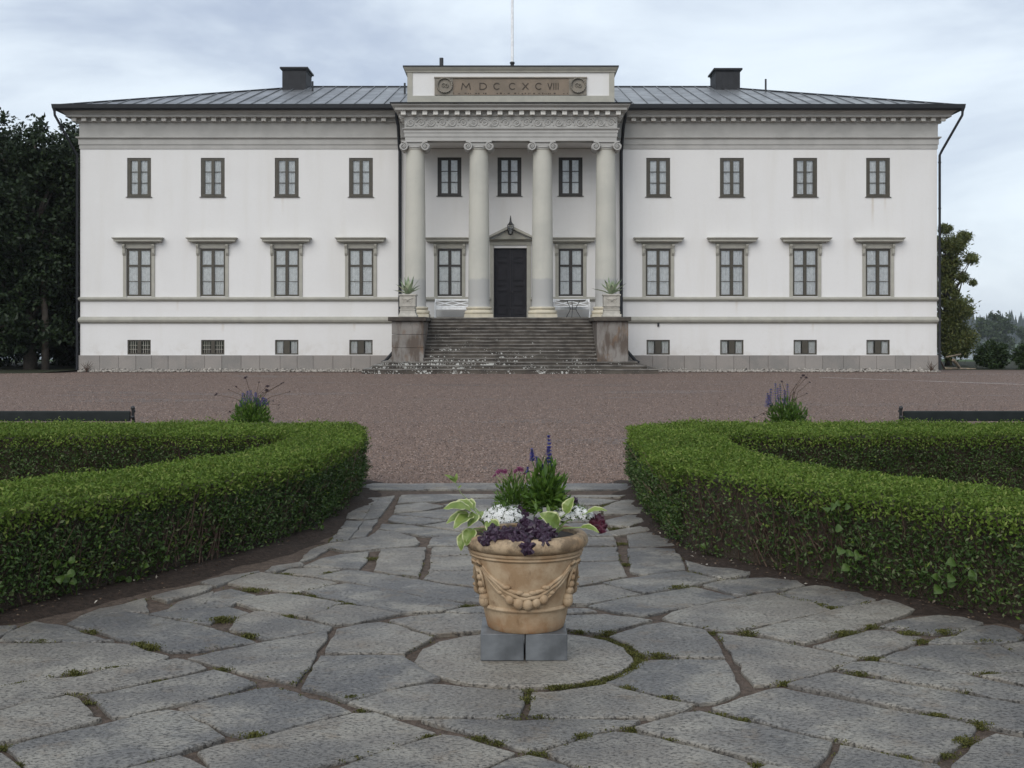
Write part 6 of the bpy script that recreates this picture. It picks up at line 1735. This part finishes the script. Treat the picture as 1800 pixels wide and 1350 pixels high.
# white bidens cushions
def cushion(label, c, rad, n, seed):
    t = thing('white_flower_cushion', (c.x, c.y, zs), label, 'flowers', 'white flower cushions in the pot')
    rg = np.random.default_rng(seed)
    ob('foliage', leaf_mesh('foliage', *bush_leaves(tuple(c), (rad[0]*.95,rad[1]*.95,rad[2]*.98), 520, .030, .007, seed, .4, -.5)), FL['green'], t)
    u = unit(rg.normal(0,1,(n,3))); u[:,2] = np.abs(u[:,2]); u[:,1] = np.where(u[:,1] > .2, -u[:,1], u[:,1])
    P = np.array(tuple(c))+u*np.array(rad)*rg.uniform(.8,1.08,(n,1))
    pos, ax, no = [], [], []
    for p, q in zip(P, u):                         # five petals to a floret
        q = Vector(q)+Vector((0,-.3,.3)); q.normalize(); s1 = q.orthogonal().normalized(); s2 = q.cross(s1); a0 = rg.uniform(0,6)
        for k in range(5):
            a = a0+k*1.2566; e = s1*math.cos(a)+s2*math.sin(a)
            pos.append(Vector(p)+e*.0068); ax.append(e); no.append(q)
    ob('florets', leaf_mesh('florets', np.array([tuple(v) for v in pos]), np.array([tuple(v) for v in ax]), np.array([tuple(v) for v in no]), .0135, .0075, .05), FL['white'], t)
c1 = z7(395,505,6.17); cushion('left cushion of small white flowers spilling toward the pot rim', c1, (.100,.07,.062), 135, 61)
c2 = z7(765,492,6.22); cushion('right cushion of small white flowers behind the upright hosta', c2, (.092,.06,.048), 85, 62)
# purple heucheras
def heuchera(label, spots, mat, seed):
    rr = random.Random(seed); cen = z7(*spots[0][:2], 6.12)
    t = thing('heuchera_plant', (cen.x, 6.12, zs), label, 'heuchera', 'purple heucheras in the pot')
    for (u, v, s, dd) in spots:
        c = z7(u, v, dd); m = MB(); s *= 1.35
        q = Vector((rr.uniform(-.6,.6), -1, rr.uniform(.2,1.0))).normalized(); s1 = q.orthogonal().normalized(); s2 = q.cross(s1)
        n = 20; a0 = rr.uniform(0,6); ring = []; mid = []
        for k in range(n):
            a = a0+2*math.pi*k/n; lob = 1+.10*math.sin(a*5)+rr.uniform(-.09,.09)
            d_ = s1*math.cos(a)+s2*math.sin(a)
            ring.append(c+d_*s*lob+q*s*(.30*math.sin(a*5+1)-.12)); mid.append(c+d_*s*.55*lob+q*s*(.16+.14*math.sin(a*5+1)))
        for k in range(n):
            k2 = (k+1) % n
            m.poly([mid[k], ring[k], ring[k2], mid[k2]]); m.poly([c, mid[k], mid[k2]])
        m.build('leaf', mat, t, recalc=False)
R1 = [(300,605,.026,6.02),(330,585,.024,6.03),(365,590,.026,6.00),(405,578,.026,6.0),(440,575,.024,6.0),(460,600,.024,5.98),(490,625,.026,5.96),(520,650,.028,5.94),(515,612,.025,5.97),(345,560,.022,6.06),(540,625,.018,5.98),(310,620,.017,6.0),(475,560,.022,6.03)]
R2 = [(560,560,.028,6.05),(590,575,.026,6.02),(610,620,.022,5.97),(600,545,.024,6.06),(530,545,.026,6.08),(560,525,.022,6.10),(640,570,.020,6.05),(505,520,.018,6.12),(620,590,.018,6.0),(655,585,.015,6.06)]
heuchera('dark purple ruffled heuchera hanging over the front left of the rim', R1, FL['heuchera'], 1)
heuchera('dark purple heuchera in front of the salvia', R2, FL['heuchera'], 2)
heuchera('maroon heuchera hanging over the right of the rim', [(880,525,.028,6.18),(900,548,.022,6.16),(868,505,.018,6.2),(895,500,.016,6.2)], FL['maroon'], 3)
heuchera('small dark heuchera leaf tip behind the right hosta', [(760,415,.016,6.32),(768,432,.013,6.32),(750,435,.012,6.33)], FL['heuchera'], 4)
heuchera('purple heuchera leaves between the white cushion and the salvia', [(490,465,.016,6.2),(505,480,.016,6.19),(478,450,.012,6.22)], FL['heuchera'], 5)

# ================================================================== planted pots and benches behind the hedges
def back_pot(px, side, spikes, dahlias, seed):
    d = 15.0; x = fx(px, d); rr = random.Random(seed)
    make_pot(x, d, -.03, f'terracotta pot hidden behind the {side} hedge', .4)
    zz = .39
    t = thing('blue_salvia', (x, d, zz), f'green salvia with blue spikes behind the {side} hedge', 'salvia')
    ob('foliage', leaf_mesh('foliage', *bush_leaves((x, d, .50), (.27,.2,.175), 1300, .06, .02, seed, .7, -.9)), FL['green'], t)
    stm = MB()
    for i, (a, b0, b1) in enumerate(spikes):
        b, e = at(a, b0, d+.02*(i % 3-1)), at(a+rr.uniform(-2,2), b1, d+.02*(i % 3-1))
        ob('flower_spike', leaf_mesh('flower_spike', *spike(None, b, e, seed*10+i, .034, 230)), FL['blue'], t)
        stm.tube([(x,d,.62), tuple(b), tuple(e)], [.004,.003,.002], 4)
    stm.build('stem', FL['green'], t, recalc=False)
    t = thing('dark_dahlia', (x, d+.05, zz), f'thin stemmed plant with dark wine flower heads behind the {side} hedge', 'dahlia')
    stm = MB()
    for i, (a, b, r_) in enumerate(dahlias):
        c = at(a, b, d+.05+rr.uniform(-.05,.05)); head(c, r_, (rr.uniform(-.5,.5),-.5,.8), FL['wine'], t, seed+i, 14)
        stm.tube([(x+rr.uniform(-.1,.1),d+.05,.62),((c.x+x)/2+rr.uniform(-.02,.02),d+.05,(c.z+.66)/2+.03),tuple(c)], [.004,.003,.002], 4)
    stm.build('stem', M['twig'], t, recalc=False)
back_pot(442, 'left', [(428,712,690),(435,708,686),(441,708,685),(449,710,688),(462,712,698),(468,712,699),(456,714,700),(423,716,702)],
         [(432,664,.030),(470,679,.030),(469,687,.030),(380,694,.030),(462,690,.012),(415,680,.016),(402,685,.010),(495,674,.014),(498,673,.012),(509,689,.014),(455,672,.012),(404,724,.018),(480,705,.012),(490,712,.012)], 3)
back_pot(1385, 'right', [(1348,715,690),(1354,712,682),(1363,708,672),(1368,712,680),(1373,710,673),(1384,706,673),(1379,712,684),(1351,712,694)],
         [(1374,671,.020),(1412,660,.024),(1417,664,.022),(1423,672,.016),(1408,664,.016),(1396,690,.010),(1418,692,.014),(1326,734,.016),(1342,728,.018),(1400,676,.010)], 6)

def park_bench(xe, s, label):
    d = 14.35; L = 2.0
    t = thing('park_bench', (xe+s*L/2, d, 0), label, 'bench', 'dark benches behind the hedges')
    def bl(n, m, mat='bench', sm=False): m.build(n, M[mat], t, keep=False, bevel=0 if sm else .006, smooth=sm)
    zt = fz(722, d)
    m = MB(); m.xprism([(-.02,zt-.115),(.02,zt-.115),(.028,zt-.01),(.0,zt),(-.014,zt-.01)], -L/2+.03, L/2-.03); bl('back_plank', m)
    m = MB(); m.xprism([(.02,zt-.30),(.055,zt-.30),(.06,zt-.19),(.025,zt-.19)], -L/2+.03, L/2-.03); bl('back_plank', m)
    for k in range(4):
        m = MB(); y = .08+k*.105; m.box(-L/2+.03, L/2-.03, y, y+.09, .385, .415); bl('seat_slat', m)
    for q in (-L/2, L/2-.0):
        m = MB()
        m.tube([(q,-.03,-.03),(q,.02,.2),(q,.05,.38),(q,.03,.5),(q,-.005,zt-.05),(q,-.01,zt+.015)], .018, 6)
        m.tube([(q,.52,-.03),(q,.49,.2),(q,.50,.37),(q,.25,.375),(q,.05,.38)], .018, 6)
        m.tube([(q,.03,.47),(q,.25,.50),(q,.46,.48),(q,.50,.44),(q,.49,.37)], .015, 6)
        m.ball((q,-.01,zt+.03), .026, 8, 6); m.ball((q,.02,zt-.005), .022, 8, 6); m.ball((q,-.03,zt-.07), .02, 8, 6)
        bl('iron_end', m, 'iron', True)
    m = MB(); m.tube([(s*(-L/2+1.1),.03,-.03),(s*(-L/2+1.1),.05,.38),(s*(-L/2+1.1),.02,zt-.06)], .010, 6); bl('middle_support', m, 'iron', True)
park_bench(fx(234, 14.35), -1, 'dark green park bench seen from behind over the left hedge')
park_bench(fx(1583, 14.35), 1, 'dark green park bench seen from behind over the right hedge')

# ================================================================== trees
def tree(name, label, cat, base, trunk_top, r0, clumps, leaf, n, mat, seed, group=None, needles=False, limbs=True, shell=.5):
    rg = np.random.default_rng(seed); rr = random.Random(seed)
    t = thing(name, base, label, cat, group)
    b = Vector(base)
    m = MB(); top = Vector(trunk_top)
    pts = [b.lerp(top, k/6)+Vector((rr.uniform(-.12,.12)*(k > 0), rr.uniform(-.12,.12)*(k > 0), 0)) for k in range(7)]
    m.tube([tuple(p) for p in pts], [r0*(1.25 if k == 0 else 1-.13*k) for k in range(7)], 8)
    if limbs:
        for c in clumps:
            if c[3]*c[4] < .02: continue
            cp = Vector(c[:3]); h = min(max((cp.z-b.z)*.62/(top.z-b.z), .12), .92)
            s_ = b.lerp(top, h); md = s_.lerp(cp, .5)+Vector((rr.uniform(-.2,.2), rr.uniform(-.2,.2), -.1))
            m.tube([tuple(s_), tuple(md), tuple(cp)], [r0*.32, r0*.2, r0*.06], 5)
    m.build('trunk', M['bark'], t, smooth='all')
    vol = np.array([c[3]*c[4] for c in clumps])**.9; k = rg.choice(len(clumps), n, p=vol/vol.sum())
    C = np.array([c[:3] for c in clumps])[k]; Rr_ = np.array([(c[3], c[3], c[4]) for c in clumps])[k]
    u = unit(rg.normal(0,1,(n,3))); q = rg.random(n)**shell
    # leaves gather in small sprays inside each clump
    sub = rg.normal(0,1,(len(clumps)*40,3)); sub = unit(sub)*(rg.random((len(sub),1))**.45)
    sk = k*40+rg.integers(0,40,n)
    pos = C+(sub[sk]*.95+u*q[:,None]*.30+(rg.normal(0,.38,(n,3)) if needles else 0))*Rr_
    ax = u+rg.normal(0,.6,(n,3)); no = rg.normal(0,.7,(n,3)); no[:,2] += .8
    lw = leaf*(.30 if needles else .62)
    tag(ob('crown', leaf_mesh('crown', pos, ax, no, rg.uniform(leaf*.7,leaf*1.3,n), rg.uniform(lw*.7,lw*1.2,n)), mat, t), kind='stuff')
    return t
def clump_cloud(c, rad, n, r_, seed):
    rr = random.Random(seed); out = []
    while len(out) < n:
        v = Vector((rr.uniform(-1,1), rr.uniform(-1,1), rr.uniform(-1,1)))
        if v.length > 1: continue
        s = r_*rr.uniform(.7,1.3)
        out.append((c[0]+v.x*rad[0], c[1]+v.y*rad[1], c[2]+v.z*rad[2], s, s*.8))
    return out
G = ground_z(60)-.03
LT = [(-20.6,55.5,'dark dense tree with twin trunks nearest the house left side',(-21.0,56.0,6.2),(2.1,2.4,4.4),3,.26),
      (-23.2,54.0,'dark dense tree at the left frame edge',(-23.4,54.5,6.3),(2.4,2.4,4.7),4,.30),
      (-20.3,63.0,'dark tree behind the house left corner',(-20.9,62.5,6.6),(1.6,3.2,4.6),5,.25),
      (-25.5,60.0,'dark tree behind the leftmost one',(-25.0,60.5,6.8),(3.2,3.2,5.0),6,.30),
      (-22.6,67.0,'dark tree farthest back on the left',(-22.6,67.0,6.8),(3.4,3.0,4.9),8,.28)]
for x, y, lb, c, rd, sd, r0 in LT:
    cl = clump_cloud(c, rd, 95, 1.05, sd)+clump_cloud((c[0],c[1],1.7), (rd[0]*1.15,rd[1],1.6), 34, .8, sd+70)
    tree('lime_tree', lb, 'tree', (x,y,G), (c[0],c[1],9.2), r0, cl, .22, 44000, M['dark_leaf'], sd, 'dark trees left of the house')
tw = MB(); tw.tube([(-19.75,54.9,G),(-19.8,55.0,2.2),(-20.2,55.3,5.5)], [.17,.14,.09], 8)
second = [o for o in bpy.data.objects if o.get('label','').startswith('dark dense tree with twin')][0]
tw.build('trunk', M['bark'], second, smooth='all')

# pine at the right corner
pc_ = []
for u, v, r_ in ((180,180,38),(320,240,42),(250,300,75),(370,400,42),(220,430,65),(200,520,62),(310,540,36),(380,580,22),(180,600,46),(250,660,32),(370,710,11),(170,720,36),(250,770,80),(200,850,90),(330,800,45),(250,950,100),(345,990,55),(200,1050,85),(300,1075,60),(120,300,60),(100,450,70),(80,650,80),(100,900,100)):
    for k in range(3):
        dd = 63.5+random.uniform(-1.1,1.1); f_ = 1/4.217
        c = at(1620+u*f_+random.uniform(-.3,.3)*r_*f_, 360+v*f_+random.uniform(-.3,.3)*r_*f_, dd)
        s = r_*f_*dd/2280*.92; pc_.append((c.x, c.y, c.z, s, s*.85))
bp = at(1668, 652, 63.5)
tree('pine_tree', 'olive green pine with gappy crown at the house right corner', 'tree', (bp.x,63.5,G), (fx(1660,63.5),63.5,5.6), .16, pc_, .20, 32000, M['pine_leaf'], 31, needles=True)
def bush(px, w, ptop, d, label, seed):
    x = fx(px, d); zt = fz(ptop, d); hw = w/2*d/2280
    cl = clump_cloud((x, d, (zt+G)/2), (hw*.8, hw*.8, (zt-G)/2*.82), 26, hw*.42, seed)
    tree('round_bush', label, 'bush', (x,d,G), (x,d,zt*.7), .06, cl, .11, 9000, M['bush_leaf'], seed, 'bushes right of the house', limbs=True)
bush(1745, 62, 600, 58.5, 'dark rounded bush standing alone beside the pine', 41)
bush(1812, 62, 604, 58.0, 'dark rounded bush cut by the right frame edge', 42)
# logs lying behind the corner
for i, (u0, v0, u1, v1, dd) in enumerate(((235,1150,280,1205,57.2),(165,1215,400,1222,57.6),(180,1130,290,1108,58.0),(120,1120,170,1215,56.6))):
    a, b = at(1620+u0/4.217, 360+v0/4.217, dd), at(1620+u1/4.217, 360+v1/4.217, dd+.5)
    lb = ('short pale log propped behind the house right corner', 'long grey log lying on the ground by the right corner', 'thin pole leaning under the pine', 'dark plank leaning at the house right corner')[i]
    o = MB().tube([tuple(a), tuple((a+b)/2), tuple(b)], [.075,.07,.06] if i < 2 else .035, 8).build('log', M['wood'] if i != 3 else M['twig'], smooth=True); tag(o, lb, 'log')

# hazy tree on the shore and the wooded far bank
dd = 500.0; c = at(1748, 585, dd)
cl = clump_cloud((c.x, dd, -2.5), (7.6,6,10.0), 55, 2.4, 51)
tree('shore_tree', 'hazy broad tree by the lake beyond the right bushes', 'tree', (c.x,dd,-16.5), (c.x,dd,4), .5, cl, 1.1, 9000, M['far_leaf'], 51)
dd = 540.0; c = at(1815, 590, dd)
cl = clump_cloud((c.x, dd, -5), (6,6,9.0), 45, 2.2, 52)
tree('shore_tree', 'hazy narrow tree by the lake at the right frame edge', 'tree', (c.x,dd,-16.5), (c.x,dd,0), .5, cl, 1.1, 7000, M['far_leaf'], 52)
fo = MB(); rr = random.Random(77)
def spruce(m, x, y, z, h):
    n = 6; w = h*.17
    for k in range(4):
        z0 = z+h*(.05+.22*k); z1 = z+h*min(1, .05+.22*k+.40); r_ = w*(1-.22*k)
        b0 = len(m.v); a0 = rr.uniform(0,6)
        for q in range(n): m.v.append((x+r_*rr.uniform(.7,1.2)*math.cos(a0+q*6.283/n), y+r_*math.sin(a0+q*6.283/n), z0+rr.uniform(-.04,.04)*h))
        m.v.append((x, y, z1))
        for q in range(n): m.f.append((b0+q, b0+(q+1) % n, b0+n))
for i in range(5200):
    x = rr.uniform(-900, 1000); y = rr.uniform(1300, 1700)
    if math.hypot(x, y) < 1300: continue
    spruce(fo, x, y, terrain(x, y)-1, rr.uniform(15, 27)*(1.25 if rr.random() < .06 else 1))
o = fo.build('far_forest', M['forest'], recalc=False); tag(o, 'hazy wooded hills on the far shore of the lake', 'forest', kind='stuff')

# ================================================================== damp air
hz = MB().box(-4100, 4100, -4100, 4100, -22, 45).mesh('haze')
hm = bpy.data.materials.new('damp air'); hm.use_nodes = True
nt = hm.node_tree; nt.nodes.clear()
mo = nt.nodes.new('ShaderNodeOutputMaterial'); pv = nt.nodes.new('ShaderNodeVolumePrincipled')
pv.inputs['Color'].default_value = (0.86, 0.91, 1.0, 1); pv.inputs['Density'].default_value = 0.00014
pv.inputs['Anisotropy'].default_value = 0.2
nt.links.new(pv.outputs[0], mo.inputs['Volume'])
o = ob('haze', hz, hm); tag(o, 'thin blue-grey haze over the lake and far hills', 'haze', kind='stuff')
